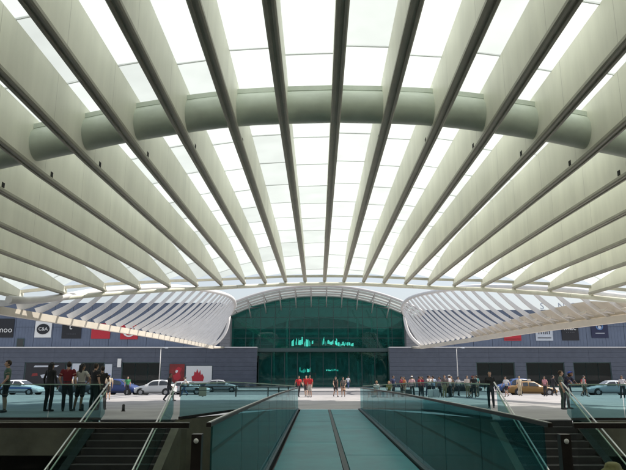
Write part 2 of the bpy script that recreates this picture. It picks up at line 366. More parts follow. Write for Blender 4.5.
# ================================================================== STAIRS
def stairz(Y): return -1.40 - (PE - Y) * (4.2 / 8.6)
for s, lab in ((-1, 'dark stone stairs with steel handrails going down left of the footbridge'), (1, 'dark stone stairs with steel handrails going down right of the footbridge')):
    st = thing('staircase', lab, 'stairs', (AX + s * (SXI + SXO) / 2, PE - 4.3, LZ), 0, 'stairs down to the lower concourse')
    x0, x1 = sorted((AX + s * (SXI - .07), AX + s * (SXO + .03))); N = 27; rise = 4.2 / N; run = 8.6 / (N - 1)
    for i in range(N - 1):
        zt = -1.40 - rise * (i + 1); y1 = PE - run * i; y0 = y1 - run
        mb = MB(); mb.box(x0, x1, y0 + .004, y1 - .002, zt - .30 if zt - .3 > LZ else LZ, zt)
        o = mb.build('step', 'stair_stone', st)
        mb = MB(); mb.box(x0 + .02, x1 - .02, y0 + .006, y0 + .05, zt + .001, zt + .006); mb.build('nosing', 'stair_nosing', o)
    mb = MB(); mb.box(x0, x1, PE - .002, PE + .34, -1.72, -1.394); mb.build('landing_kerb', 'stair_stone', st)
    for off in (SXI, SXO - .03):
        x = AX + s * off
        # glass balustrade panes parallel to the flight, glass top 0.26 m under the hand rail
        edges = [PE + .15, PE - 1.7, PE - 3.4, PE - 5.1, PE - 6.8, PE - 8.4]
        for a, b in zip(edges, edges[1:]):
            za, zb = stairz(a), stairz(b)
            mb = MB(); mb.hexa([(x - .008, b + .015, zb + .10), (x + .008, b + .015, zb + .10), (x + .008, a - .015, za + .10), (x - .008, a - .015, za + .10),
                                (x - .008, b + .015, zb + .72), (x + .008, b + .015, zb + .72), (x + .008, a - .015, za + .72), (x - .008, a - .015, za + .72)])
            p = mb.build('balustrade_pane', 'balustrade_glass', st)
            xo = x - s * .0
            mb = MB(); mb.beam((xo, b + .02, zb + .735), (xo, a - .02, za + .735), .03, .022); mb.build('pane_cap', 'glass_edge', p)
        A = Vector((x, PE + .35, stairz(PE + .2) + .96)); B = Vector((x, PE - 8.5, stairz(PE - 8.5) + .98))
        mb = MB(); mb.tube([A, B], .021, 10); hr = mb.build('handrail', 'stainless', st)
        mb = MB()
        for i in range(6):
            Y = PE - .1 - i * 1.65; mb.tube([(x, Y, stairz(Y) + .745), (x, Y, stairz(Y) + .955)], .012, 6)
        mb.build('bracket', 'stainless', hr)

# ================================================================== PLAZA BALUSTRADES
def balustrade(label, p0, p1, n, top=.98):
    p0 = Vector((*p0, gz(p0[1]))); p1 = Vector((*p1, gz(p1[1])))
    bl = thing('glass_balustrade', label, 'railing', (p0 + p1) / 2, 0, 'glass balustrades along the plaza edge')
    t = (p1 - p0); w = Vector((-t.y, t.x, 0)).normalized() * .008
    for i in range(n):
        a = p0 + t * ((i + .008) / n); b = p0 + t * ((i + .992) / n)
        q = [a - w, b - w, b + w, a + w]
        mb = MB(); mb.hexa([(v.x, v.y, gz(v.y) + .05) for v in q] + [(v.x, v.y, gz(v.y) + top) for v in q]); mb.build('pane', 'balustrade_glass', bl)
    mb = MB(); pts = [p0 + t * (i / n) for i in range(n + 1)]
    for a, b in zip(pts, pts[1:]): mb.beam((a.x, a.y, gz(a.y) + .03), (b.x, b.y, gz(b.y) + .03), .07, .08)
    mb.build('base_channel', 'steel_dark', bl)
    mb = MB()
    for a, b in zip(pts, pts[1:]): mb.beam((a.x, a.y, gz(a.y) + top + .02), (b.x, b.y, gz(b.y) + top + .02), .045, .032)
    mb.build('top_rail', 'glass_edge', bl)
balustrade('glass balustrade along the plaza edge left of the left stairs', (AX - 33, PE + .1), (AX - SXO - .06, PE + .1), 17)
balustrade('glass balustrade along the plaza edge right of the right stairs', (AX + SXO + .06, PE + .1), (AX + 33, PE + .1), 17)
balustrade('oblique glass balustrade between the left stairs and the footbridge', (AX - SXI + .12, PE + .45), (AX - 1.53, BEND + .02), 6)
balustrade('oblique glass balustrade between the footbridge and the right stairs', (AX + 1.53, BEND + .02), (AX + SXI - .12, PE + .45), 6)

# ================================================================== MAIN CANOPY
RS = 1.44; KN = 11; KY = 17.0; BACK = -6.0
EX = [0, 2.88, 5.76, 8.64, 10.08, 11.52, 12.96, 14.4, 15.84]; EY = [44.3, 43.9, 42.5, 40.0, 38.4, 36.7, 34.8, 32.8, 30.9]
ZX = [0, 2.88, 5.76, 7.2, 8.64, 10.08, 11.52, 12.96, 14.4, 15.84]; ZZ = [6.74, 6.62, 6.19, 5.88, 5.56, 5.23, 4.88, 4.50, 4.05, 3.58]
def yfront(x): return spline(abs(x), EX, EY)
def zbot(x, Y):
    z = spline(abs(x), ZX, ZZ)
    if Y >= KY: return z + (Y - KY) * (-.011 + .011 * min(1, (x / 9.8) ** 2))
    d = KY - Y; return z + .042 * d - .042 * .8 * (1 - math.exp(-d / .8))       # softly bent at the tube
def depth(x, Y):
    if Y <= KY: return 1.45
    t = max(0.0, 1 - (yfront(x) - Y) / 9.0); return 1.45 - 1.05 * t ** 1.3
cp = thing('main_canopy', 'huge arched canopy of deep cream ribs and frosted glass over the footbridge', 'canopy', (AX, 17, 0))
def rib(k):
    x = k * RS; X = AX + x; yf = yfront(x); mb = MB()
    ys = [BACK, 2, 6, 9, 11.5, 13.5, 14.8, 15.6, 16.2, 16.6, 17, 17.6, 19]
    ys = [y for y in ys if y < yf] + [19 + (yf - 19) * i / 12 for i in range(1, 13)]
    web = [[(X - .085, y, zbot(x, y) + .1), (X + .085, y, zbot(x, y) + .1), (X + .085, y, zbot(x, y) + depth(x, y)), (X - .085, y, zbot(x, y) + depth(x, y))] for y in ys]
    o = mb.sweep(web).build('rib', 'rib_paint', cp)
    fl = []
    for y in ys:
        z = zbot(x, y); fl.append([(X - .135, y, z + .03), (X - .10, y, z), (X - .045, y, z), (X - .035, y, z + .035), (X + .035, y, z + .035), (X + .045, y, z), (X + .10, y, z), (X + .135, y, z + .03), (X + .135, y, z + .11), (X - .135, y, z + .11)])
    MB().sweep([list(reversed(r)) for r in fl]).build('flange', 'shaded_rib_paint', o)
    if abs(k) < KN:
        mb = MB(); z = zbot(x, 17.3)
        for s in (-1, 1): mb = MB(); mb.box(X + s * .088 - .004, X + s * .088 + .004, 17.18, 17.34, z + .15, z + .31); mb.build('drain_hole', 'dark_hole', o)
    z = zbot(x, yf); mb = MB(); mb.box(X - .07, X + .07, yf - .16, yf - .01, z - .14, z + .02); mb.build('rib_foot', 'rib_paint', o)
for k in range(-KN, KN + 1): rib(k)
# the arched tube that carries the ribs: segments between ribs
TR = .47
def tubep(x): return Vector((AX + x, 16.15, zbot(x, 16.15) + .72))
for k in range(-KN, KN):
    xs = [k * RS + .03 + (RS - .06) * i / 3 for i in range(4)]; secs = []
    for x in xs:
        p = tubep(x); up = Vector((0, 0, 1)); yv = Vector((0, 1, 0))
        secs.append([p + (yv * math.cos(2 * math.pi * j / 28) + up * math.sin(2 * math.pi * j / 28)) * TR for j in range(28)])
    t = MB().sweep(secs, False, 0, True).build('arch_tube', 'tube_paint', cp)
    s2 = []
    for x in (xs[0], xs[-1]):
        p = tubep(x) + Vector((0, -.10, TR + .03)); s2.append([p + Vector((0, -.2, -.12)), p + Vector((0, .2, -.12)), p + Vector((0, .2, .02)), p + Vector((0, -.2, .02))])
    MB().sweep(s2).build('top_plate', 'tube_paint', t)
# edge beam along the front
pts = []
for i in range(89):
    x = -15.84 + 31.68 * i / 88; pts.append(Vector((AX + x, yfront(x) - .08, zbot(x, yfront(x)) - .17)))
secs = []
for i, p in enumerate(pts):
    t = (pts[min(i + 1, 88)] - pts[max(i - 1, 0)]).normalized(); h = t.cross(Vector((0, 0, 1))).normalized(); v = h.cross(t)
    secs.append([p + (h * math.cos(2 * math.pi * j / 10) * .10 + v * math.sin(2 * math.pi * j / 10) * .14) for j in range(10)])
MB().sweep(secs, True, 0, True).build('edge_beam', 'rib_paint', cp)
secs = []
for i in range(67):
    x = -15.84 + 31.68 * i / 66; yf = yfront(x) - .42; z = zbot(x, yf) + depth(x, yf) - .03
    secs.append([(AX + x, yf - .05, z - .16), (AX + x, yf + .05, z - .16), (AX + x, yf + .05, z), (AX + x, yf - .05, z)])
MB().sweep(secs).build('front_purlin', 'shaded_rib_paint', cp)
# roof panes
stuffmb = MB()
for k in range(-KN, KN):
    xa, xb = k * RS, (k + 1) * RS; g = .008
    yend = min(yfront(xa), yfront(xb)) - .35; off = (k % 2) * .35
    ys = [.2 + off]
    while ys[-1] < yend: ys.append(ys[-1] + 2.8)
    ys[-1] = yend
    if len(ys) > 2 and ys[-1] - ys[-2] < .9: ys.pop(-2)
    def corner(x, y, dx): return Vector((AX + x + dx, y, zbot(x, y) + depth(x, y) + .012))
    def quad(mb, y0, y1):
        q = [corner(xa, y0 + g, g), corner(xb, y0 + g, -g), corner(xb, y1 - g, -g), corner(xa, y1 - g, g)]
        n = (q[1] - q[0]).cross(q[3] - q[0]).normalized() * .016
        mb.hexa([*q, *(v + n for v in q)]); return mb
    for y0, y1 in zip(ys, ys[1:]):
        ym = (y0 + y1) / 2
        if abs(xb) > 14.5 and y1 < 12: quad(stuffmb, y0, y1)
        else: quad(MB(), y0, y1).build('roof_pane', 'roof_glass', cp)
    for y in ys[1:-1]:
        if abs(xb) > 14.5 and y < 12: continue
        a, b = corner(xa, y, .08), corner(xb, y, -.08); MB().beam(a - Vector((0, 0, .022)), b - Vector((0, 0, .022)), .02, .02).build('glazing_bar', 'gasket', cp)
    y0 = BACK + .2
    while y0 < .2 + off - .5:
        y1 = min(y0 + 2.8, .2 + off); quad(stuffmb, y0, y1); y0 = y1
tag(stuffmb.build('rear_roof_panes', 'roof_glass', cp), kind='stuff')

# ================================================================== WING CANOPIES
def wing(s, label):
    if s < 0: eY = [28.4, 31, 35, 50, 79.5]; eX = [-15.6, -15.4, -15.1, -14.2, -13.8]; eZ = [3.0, 3.0, 3.0, 3.05, 3.1]
    else: eY = [31.0, 38, 43, 60, 79.5]; eX = [17.8, 16.6, 15.9, 15.0, 13.5]; eZ = [3.0, 3.0, 3.02, 3.07, 3.1]
    wY = [24, 30, 36, 45, 55, 66, 74, 79.5]
    dX = [.8, 1.0, 2.0, 3.6, 4.6, 4.5, 3.6, 2.1]; dZ = [.15, .3, 1.6, 3.0, 3.9, 4.55, 4.4, 3.9]
    w = thing('wing_canopy', label, 'canopy', (s * 15, 55, -2.3), 0, 'leaf shaped side canopies')
    E = lambda Y: Vector((spline(Y, eY, eX), Y, spline(Y, eY, eZ)))
    D = lambda Y: Vector((-s * spline(Y, wY, dX), 0, spline(Y, wY, dZ)))
    Y0 = eY[0] + .6; n = 28 if s < 0 else 26; ribs = [Y0 + (79.3 - Y0) * i / (n - 1) for i in range(n)]
    for Y in ribs:
        e, d = E(Y), D(Y); nr = Vector((d.z * s, 0, abs(d.x))).normalized()     # up / outwards
        ln = d.length; secs = []
        for i in range(7):
            t = i / 6; p = e + d * t - nr * (.28 * math.sin(math.pi * t) * ln / 6)
            dp = (.36 - .19 * t); th = .075
            secs.append([p + Vector((0, -th, 0)), p + Vector((0, th, 0)), p + Vector((0, th, 0)) + nr * dp, p + Vector((0, -th, 0)) + nr * dp])
        MB().sweep(secs).build('rib', 'wing_paint', w)
    NS = 40
    pe = [E(eY[0] + (79.6 - eY[0]) * i / NS) for i in range(NS + 1)]
    secs = [[p + Vector((-.16, 0, -.34)), p + Vector((.16, 0, -.34)), p + Vector((.2, 0, .04)), p + Vector((-.2, 0, .04))] for p in pe]
    MB().sweep(secs).build('eave_beam', 'wing_beam', w)
    pt = [E(Y) + D(Y) + Vector((0, 0, .12)) for Y in [eY[0] + (79.6 - eY[0]) * i / NS for i in range(NS + 1)]]
    MB().tube(pt, .19, 8).build('edge_tube', 'wing_paint', w)
    e, d = E(79.6), D(79.6)
    MB().tube([e + d * t - Vector((0, 0, .35 * math.sin(math.pi * t))) + Vector((-s * .5 * math.sin(math.pi * t), 0, 0)) for t in [i / 8 for i in range(9)]], .20, 8).build('end_arch', 'wing_paint', w)
    if s > 0:      # cream soffit strip with ear-shaped brackets near the eave
        for i, (a, b) in enumerate(zip(ribs[:14], ribs[1:15])):
            mb = MB(); q = []; wd = 1.6 - .07 * i
            for Y in (a + .08, b - .08):
                e = E(Y); dn = D(Y).normalized(); nr = Vector((dn.z * s, 0, abs(dn.x)))
                q.append((e + nr * .10, e + dn * min(wd, D(Y).length * .6) + nr * .08))
            (a0, a1), (b0, b1) = q; u = Vector((0, 0, .03))
            mb.hexa([a1, a0, b0, b1, a1 + u, a0 + u, b0 + u, b1 + u]); mb.build('soffit_panel', 'wing_beam', w)
            if i < 8:      # bracket: short stem under a curved ear
                Y = (a + b) / 2; e = E(Y); dn = D(Y).normalized(); nr = Vector((dn.z * s, 0, abs(dn.x))); lo = e + dn * .35 - nr * .02; hi = e + dn * .95 - nr * .30
                mb = MB(); mb.tube([lo, lo.lerp(hi, .6), hi], [.05, .07, .11], 8); br_ = mb.build('bracket', 'wing_paint', w)
                MB().tube([hi + Vector((0, -.5, .10)), hi + Vector((0, -.25, .02)), hi, hi + Vector((0, .25, .02)), hi + Vector((0, .5, .10))], [.03, .08, .10, .08, .03], 8).build('bracket_ear', 'wing_beam', br_)
    e = E(eY[0] + .4); f = Vector((e.x + s * 2.0, e.y, gz(e.y)))      # prop at the near end, arm to the mall pier at the far end
    MB().tube([f, f.lerp(e, .5), e + Vector((0, 0, -.2))], [.16, .26, .12], 10).build('prop', 'wing_beam', w)
    e = E(79.5); MB().tube([e + Vector((0, 0, -.15)), (s * 15.2, 98.6, 3.62)], .16, 8).build('anchor_arm', 'wing_beam', w)
    return w
wing(-1, 'ribbed leaf shaped grey canopy left of the glass arch')
wing(1, 'ribbed leaf shaped canopy with cream eave right of the glass arch')

# ================================================================== SHOPPING MALL
FY = 100.0; LY = 98.0; BZ0 = gz(100) - .02
mall = thing('shopping_mall', 'grey shopping centre with a tall dark teal glass arch over its entrance', 'building', (0, FY, BZ0))
GXL, GXR = -14.3, 14.6; GC = (GXL + GXR) / 2; GH = (GXR - GXL) / 2
def arch(X, add=0.0): return 12.0 - 3.2 * (abs(X - GC) / GH) ** 2.2 + add
LEDGE = 3.55
for s, x0, x1, ztop in ((-1, -75.0, GXL - 1.5, 10.9), (1, GXR + 1.6, 75.0, 9.7)):
    mb = MB(); mb.box(x0, x1, FY + .35, FY + 30, BZ0, ztop); mb.build('wall_core', 'mall_roof', mall)
    # upper storey: tall metal cassettes with open joints
    n = int((x1 - x0) / 3.0); L = (x1 - x0) / n
    for i in range(n):
        for z0, z1 in ((LEDGE + .1, 7.0), (7.03, ztop + .1)):
            mb = MB(); dy = random.uniform(-.012, .012); a, b = x0 + i * L + .025, x0 + (i + 1) * L - .025
            mb.hexa([(a, FY + dy, z0), (b, FY + dy, z0), (b, FY + .30, z0), (a, FY + .30, z0), (a, FY + dy, z1), (b, FY + dy, z1), (b, FY + .30, z1), (a, FY + .30, z1)])
            for j in range(1, 6):
                xx = a + (b - a) * j / 6; mb.box(xx - .05, xx + .05, FY + dy - .022, FY + dy - .001, z0 + .05, z1 - .05)
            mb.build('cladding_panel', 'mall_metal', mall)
# lower stone storey with shop openings
shops = {-1: [(-47.0, -40.25), (-37.8, -34.2), (-31.4, -25.1)], 1: [(25.2, 31.3), (33.1, 39.2), (40.6, 46.6)]}
ZS0, ZS1 = BZ0, 1.28
for s, x0, x1 in ((-1, -75.0, -9.8), (1, 11.4, 75.0)):
    op = sorted(shops[s]); segs = []; x = x0
    for a, b in op: segs.append((x, a)); x = b
    segs.append((x, x1))
    def course(a, b, z0, z1):
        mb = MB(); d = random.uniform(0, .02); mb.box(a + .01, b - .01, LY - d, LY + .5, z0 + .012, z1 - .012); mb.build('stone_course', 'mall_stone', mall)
    nz = 6; hz = (ZS1 - ZS0) / nz
    for a, b in segs:
        m = max(1, int((b - a) / 9)); w = (b - a) / m
        for j in range(m):
            for i in range(nz): course(a + j * w, a + (j + 1) * w, ZS0 + i * hz, ZS0 + (i + 1) * hz)
    m = 8; w = (x1 - x0) / m
    for j in range(m):
        for i in range(3): course(x0 + j * w, x0 + (j + 1) * w, ZS1 + i * (LEDGE - ZS1) / 3, ZS1 + (i + 1) * (LEDGE - ZS1) / 3)
    mb = MB(); mb.box(x0, x1, LY + .5, LY + .8, ZS1, LEDGE); mb.build('wall_back', 'mall_roof', mall)
    mb = MB(); mb.box(x0, x1, LY - .25, FY - .06, LEDGE + .003, LEDGE + .15); mb.build('ledge', 'mall_ledge', mall)
    for i, (a, b) in enumerate(op):
        f = MB(); t = .12
        f.box(a, a + t, LY + .1, LY + .3, ZS0, ZS1); f.box(b - t, b, LY + .1, LY + .3, ZS0, ZS1); f.box(a + t, b - t, LY + .1, LY + .3, ZS1 - t, ZS1); f.box(a + t, b - t, LY + .1, LY + .3, ZS0, ZS0 + .25)
        w = f.build('shop_window', 'mullion', mall)
        n = 3; L = (b - a - 2 * t) / n
        for j in range(n):
            mb = MB(); mb.box(a + t + j * L + .03, a + t + (j + 1) * L - .03, LY + .18, LY + .20, ZS0 + .25, ZS1 - t); mb.build('pane', 'shop_glass', w)
        mb = MB(); mb.box(a, b, LY + 3, LY + 3.1, ZS0, ZS1 + .5); mb.build('shop_back_wall', 'shop_back', w)
        mb = MB(); mb.box(a, b, LY + .5, LY + 3, ZS0, ZS0 + .05); mb.box(a, b, LY + .5, LY + 3, ZS1 + .3, ZS1 + .35); mb.build('shop_floor', 'hall_floor', w)
# small dark window high on the left wall
mb = MB(); mb.box(-49.6, -48.4, FY - .16, FY - .055, 3.75, 5.15); w = mb.build('window', 'mullion', mall); mb = MB(); mb.box(-49.5, -48.5, FY - .175, FY - .165, 3.85, 5.05); mb.build('pane', 'car_glass', w)
# stone piers beside the glass arch
for x0, x1 in ((GXL - 1.5, GXL + .1), (GXR - .4, GXR + 2.2)):
    for i in range(8):
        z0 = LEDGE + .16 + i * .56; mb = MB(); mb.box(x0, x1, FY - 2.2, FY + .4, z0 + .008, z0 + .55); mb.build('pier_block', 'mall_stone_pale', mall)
    mb = MB(); mb.box(x0 + .05, x1 - .05, FY - .3, FY + 3, LEDGE, arch(x0) + .4); mb.build('pier_core', 'mall_roof', mall)
# glass arch: panes between mullions
NC = 12; NRW = 6; cols = [GXL + (GXR - GXL) * i / NC for i in range(NC + 1)]; zr = [3.5, 5.2, 6.9, 8.6, 10.3, 12.1]
for i in range(NC):
    a, b = cols[i] + .04, cols[i + 1] - .04
    for j in range(len(zr) - 1):
        z0, z1 = zr[j] + .04, zr[j + 1] - .04
        ta, tb = min(z1, arch(a) - .03), min(z1, arch(b) - .03)
        if max(ta, tb) - z0 < .15: continue
        ta, tb = max(ta, z0 + .01), max(tb, z0 + .01)
        mb = MB(); mb.hexa([(a, FY, z0), (b, FY, z0), (b, FY + .03, z0), (a, FY + .03, z0), (a, FY, ta), (b, FY, tb), (b, FY + .03, tb), (a, FY + .03, ta)])
        mb.build('facade_pane', 'facade_glass', mall)
mb = MB()
for x in cols: mb.box(x - .035, x + .035, FY - .06, FY + .12, LEDGE, arch(x))
for z in zr[:-1]:
    xs = [x for x in [GXL + (GXR - GXL) * i / 200 for i in range(201)] if arch(x) > z]; mb.box(min(xs), max(xs), FY - .05, FY + .10, z - .035, z + .035)
mb.build('mullions', 'mullion', mall)
for z in (10.75, 11.15, 11.5):
    xs = [x for x in [GXL + (GXR - GXL) * i / 200 for i in range(201)] if arch(x) > z + .1]; mb = MB(); mb.box(min(xs), max(xs), FY + .3, FY + .42, z - .05, z + .05); mb.build('louvre', 'vault_steel', mall)
# entrance storey under the arch: dark recessed doors
mb = MB(); mb.box(-9.8, 11.4, FY - 1.2, FY + .5, 2.95, LEDGE - .02); mb.build('entrance_lintel', 'mullion', mall)
for i in range(10):
    a = -9.7 + i * 2.11; mb = MB(); mb.box(a + .06, a + 2.04, FY + .4, FY + .44, BZ0 + .05, 2.9); d = mb.build('entrance_door', 'facade_glass', mall)
    mb = MB(); mb.box(a - .05, a + .05, FY + .35, FY + .5, BZ0, 2.94); mb.build('door_post', 'mullion', d)
# hall behind the glass
mb = MB(); mb.box(GXL - 1, GXR + 1, FY + .6, FY + 46, BZ0 - .2, BZ0 + .02); mb.build('hall_floor', 'hall_floor', mall)
mb = MB(); mb.box(GXL - 1, GXL - .6, FY + .5, FY + 46, BZ0, 9); mb.box(GXR + .6, GXR + 1, FY + .5, FY + 46, BZ0, 9); mb.box(GXL - 1, GXR + 1, FY + 46, FY + 46.4, BZ0, 14); mb.build('hall_walls', 'hall_wall', mall)
for z, y0 in ((3.0, 14), (6.6, 20)):
    mb = MB(); mb.box(GXL - .6, GXL + 4.5, FY + 6, FY + 46, z - .5, z); mb.box(GXR - 5.0, GXR + .6, FY + 6, FY + 46, z - .5, z); mb.box(GXL + 4.5, GXR - 5, FY + 28, FY + 30.5, z - .45, z - .02); mb.build('gallery_floor', 'hall_floor', mall)
mb = MB(); mb.beam((GXL + 1.2, FY + 3, 7.8), (GXL + 9.5, FY + 3.4, 3.2), .9, .55); mb.beam((GXL + 1.2, FY + 2.5, 8.5), (GXL + 9.5, FY + 2.9, 3.9), .06, .10); mb.build('escalator', 'escalator_green', mall)
# added glowing panels imitate the cyan brightness deep in the hall: broken, uneven patches
rd = random.Random(11)
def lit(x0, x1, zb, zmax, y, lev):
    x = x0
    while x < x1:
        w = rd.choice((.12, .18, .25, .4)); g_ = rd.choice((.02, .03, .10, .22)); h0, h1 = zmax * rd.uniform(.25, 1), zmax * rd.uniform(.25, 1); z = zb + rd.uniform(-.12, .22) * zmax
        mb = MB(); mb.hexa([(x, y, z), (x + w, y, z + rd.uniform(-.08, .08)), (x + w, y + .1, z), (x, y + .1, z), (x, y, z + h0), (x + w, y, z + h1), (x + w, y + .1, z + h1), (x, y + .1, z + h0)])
        mb.build('glow_patch', rd.choice(lev), mall); x += w + g_
lit(-4.6, -.9, 4.25, 1.25, FY + 6.0, ('glow_cyan', 'glow_cyan', 'glow_teal')); lit(.7, 3.2, 4.3, 1.3, FY + 6.0, ('glow_cyan', 'glow_cyan', 'glow_teal')); lit(3.2, 6.4, 4.2, .65, FY + 6.0, ('glow_cyan', 'glow_teal'))
lit(-4.5, -1.9, 3.25, .22, FY + 6.0, ('glow_cyan', 'glow_teal')); lit(1.7, 3.9, 3.2, .20, FY + 6.0, ('glow_teal', 'glow_cyan'))
lit(-3.2, -1.2, -.35, .75, FY + 6.0, ('glow_cyan', 'glow_teal')); lit(1.4, 3.2, -.1, .4, FY + 6.0, ('glow_teal', 'glow_cyan'))
for z0, z1 in ((3.55, 3.95), (6.1, 6.5)): mb = MB(); mb.box(GXL - .6, GXR + .6, FY + 6.3, FY + 6.6, z0, z1); mb.build('gallery_front', 'hall_wall', mall)
for x in (-11.2, -7.6, -5.4, 6.9, 9.4, 12.2):
    mb = MB(); mb.tube([(x, FY + 5.4, BZ0), (x, FY + 5.4, 8.4), (x + (.9 if x < 0 else -.9), FY + 6.2, 10.4)], [.2, .17, .12], 10); mb.build('hall_column', 'vault_steel', mall)
for z0 in (3.98, 6.53):
    for x0, x1 in ((GXL, -5.0), (6.6, GXR)): mb = MB(); mb.box(x0, x1, FY + 5.9, FY + 5.95, z0 + .85, z0 + .92); mb.box(x0, x1, FY + 5.9, FY + 5.95, z0 + .4, z0 + .45); mb.build('gallery_rail', 'vault_steel', mall)
# vault roof and its projecting lattice brim
def vaultz(x, Y): return arch(x) + .25 + (FY - Y) * .06
xs = [GC - GH * 1.12 + 2 * GH * 1.12 * i / 26 for i in range(27)]
for Y in (92.0, 94.2, 96.4, 98.6, 100.4):
    MB().tube([(x, Y, vaultz(x, Y)) for x in xs], .17 if Y > 92.1 else .22, 8).build('vault_rib', 'vault_steel', mall)
for i in range(0, 27, 2):
    MB().tube([(xs[i], 92, vaultz(xs[i], 92) + .05), (xs[i], 100.4, vaultz(xs[i], 100.4) + .05)], .10, 6).build('vault_purlin', 'vault_steel', mall)
    if 3 < i < 23:
        MB().tube([(xs[i], 93.5, vaultz(xs[i], 93.5) + .02), (xs[i], 99.8, arch(xs[i]) - 1.7)], .09, 6).build('brim_strut', 'vault_steel', mall)
for i in range(0, 26, 2):
    for Y0, Y1 in ((92.1, 96.2), (96.3, 100.3)):
        a, b = xs[i] + .05, xs[i + 2] - .05
        mb = MB(); q = [(a, Y0, vaultz(a, Y0) + .2), (b, Y0, vaultz(b, Y0) + .2), (b, Y1, vaultz(b, Y1) + .2), (a, Y1, vaultz(a, Y1) + .2)]
        mb.hexa([*q, *((x, y, z + .03) for x, y, z in q)]); mb.build('vault_pane', 'vault_glass', mall)
secs = []
for Y in (100.5, 147):
    secs.append([(x, Y, arch(x) + .3) for x in xs] + [(x, Y, arch(x) + .6) for x in reversed(xs)])
MB().sweep([list(reversed(r)) for r in secs]).build('vault_roof', 'vault_glass_dark', mall)

# ================================================================== SIGNS AND POSTERS
def textmesh(txt, size, name, mt, ext=.01):
    cu = bpy.data.curves.new(name, 'FONT'); cu.body = txt; cu.size = size; cu.extrude = ext; cu.align_x = 'CENTER'; cu.align_y = 'CENTER'
    cu.resolution_u = 3
    o = bpy.data.objects.new(name, cu); C.objects.link(o); bpy.context.view_layer.update()
    me = bpy.data.meshes.new_from_object(o.evaluated_get(bpy.context.evaluated_depsgraph_get()))
    bpy.data.objects.remove(o); bpy.data.curves.remove(cu)
    me.transform(Matrix.Rotation(math.pi / 2, 4, 'X')); me['local'] = 1; me.materials.clear(); me.materials.append(M[mt]); return me
def banner(name, label, x0, x1, z0, z1, Y, base, group='shop banners on the mall wall', cat='banner'):
    o = thing(name, label, cat, ((x0 + x1) / 2, Y, z0), 0, group); w, h = x1 - x0, z1 - z0
    n = 8; vs = []; fs = []          # slightly sagging cloth with a back
    for i in range(n + 1):
        for j in range(n + 1):
            u, v = i / n, j / n; vs.append(((u - .5) * w, -.035 * math.sin(math.pi * v) * (1 + .4 * math.sin(7 * u + x0)), v * h))
    for i in range(n):
        for j in range(n): a = i * (n + 1) + j; fs.append((a, a + n + 1, a + n + 2, a + 1))
    mb = MB(); mb.add(vs, fs, 0, True); mb.box(-w / 2, w / 2, .02, .05, 0, h)
    link('cloth', lmesh(mb, 'cloth', base), o); return o, w, h
def put(o, name, me, x, z, y=-.075):
    c = link(name, me, o); c.location = (x, y, z); return c
def ringmesh(r0, r1, name, mt, a0=0, a1=360, sx=1.0, n=28, d=.012):
    mb = MB(); secs = []
    for i in range(n + 1):
        a = R(a0 + (a1 - a0) * i / n); c, s_ = math.cos(a) * sx, math.sin(a)
        secs.append([(c * r0, 0, s_ * r0), (c * r1, 0, s_ * r1), (c * r1, d, s_ * r1), (c * r0, d, s_ * r0)])
    mb.sweep(secs, a1 - a0 < 359); return lmesh(mb, name, mt)
BY = FY - .13
o, w, h = banner('banner', 'black banner with two white rings of lettering at far left', -54.3, -50.35, 5.3, 8.4, BY, 'black_print'); put(o, 'lettering', textmesh('moo', 1.35, 'lettering', 'white_print'), .55, 1.25)
o, w, h = banner('banner', 'white square banner with a dark oval emblem', -46.8, -44.05, 5.3, 8.0, BY, 'white_print')
e = put(o, 'emblem', ringmesh(.0, .86, 'emblem', 'black_print', sx=1.25), 0, 1.38); put(o, 'lettering', textmesh('C&A', .78, 'lettering', 'white_print'), 0, 1.38, -.10)
o, w, h = banner('banner', 'black banner with a thin white letter t above small print', -42.3, -39.1, 5.15, 8.0, BY, 'black_print'); put(o, 'lettering', textmesh('t', 1.7, 'lettering', 'white_print'), -.2, 2.0); put(o, 'small_print', textmesh('· · · · · ·', .5, 'small_print', 'pale_print'), 0, .7)
o, w, h = banner('banner', 'plain bright red banner left of the ring banner', -37.4, -34.3, 5.1, 7.6, BY, 'red_print'); mb = MB(); mb.box(-1.1, 1.1, -.01, .01, -.03, .03); put(o, 'stripe', lmesh(mb, 'stripe', 'pale_print'), 0, 1.5)
o, w, h = banner('banner', 'red banner with a white ring partly under the left eave', -32.6, -29.7, 5.0, 7.3, BY, 'red_print'); put(o, 'emblem', ringmesh(.62, .85, 'emblem', 'white_print', 20, 400, 1.2), 0, 1.25)
o, w, h = banner('banner', 'small plain red banner under the right eave', 30.5, 33.3, 4.75, 7.2, BY, 'red_print'); mb = MB(); mb.box(-1.25, 1.25, -.01, .01, -.05, .05); put(o, 'stripe', lmesh(mb, 'stripe', 'dull_red_print'), 0, .25)
o, w, h = banner('banner', 'grey banner with dark lettering beside the red one', 35.7, 38.5, 4.75, 7.2, BY, 'pale_print'); put(o, 'lettering', textmesh('min', 1.35, 'lettering', 'black_print'), 0, 1.45); mb = MB(); mb.box(-1.1, 1.1, -.01, .01, -.05, .05); put(o, 'stripe', lmesh(mb, 'stripe', 'black_print'), 0, .45)
o, w, h = banner('banner', 'black banner reading mac in white letters', 40.0, 42.75, 4.8, 8.0, BY, 'black_print'); put(o, 'lettering', textmesh('mac', 1.25, 'lettering', 'white_print'), 0, 2.05); put(o, 'small_print', textmesh('· · · · ·', .55, 'small_print', 'pale_print'), 0, 1.3)
o, w, h = banner('banner', 'navy banner with a pale round emblem at far right', 44.85, 47.6, 5.2, 8.4, BY, 'navy_print')
put(o, 'emblem', ringmesh(.40, .58, 'emblem', 'blue_print'), 0, 1.85); put(o, 'emblem_mark', ringmesh(0, .26, 'emblem_mark', 'pale_print', sx=1.1), 0, 1.72); mb = MB(); mb.box(-.75, .75, -.01, .01, -.05, .05); put(o, 'stripe', lmesh(mb, 'stripe', 'pale_print'), 0, .75)
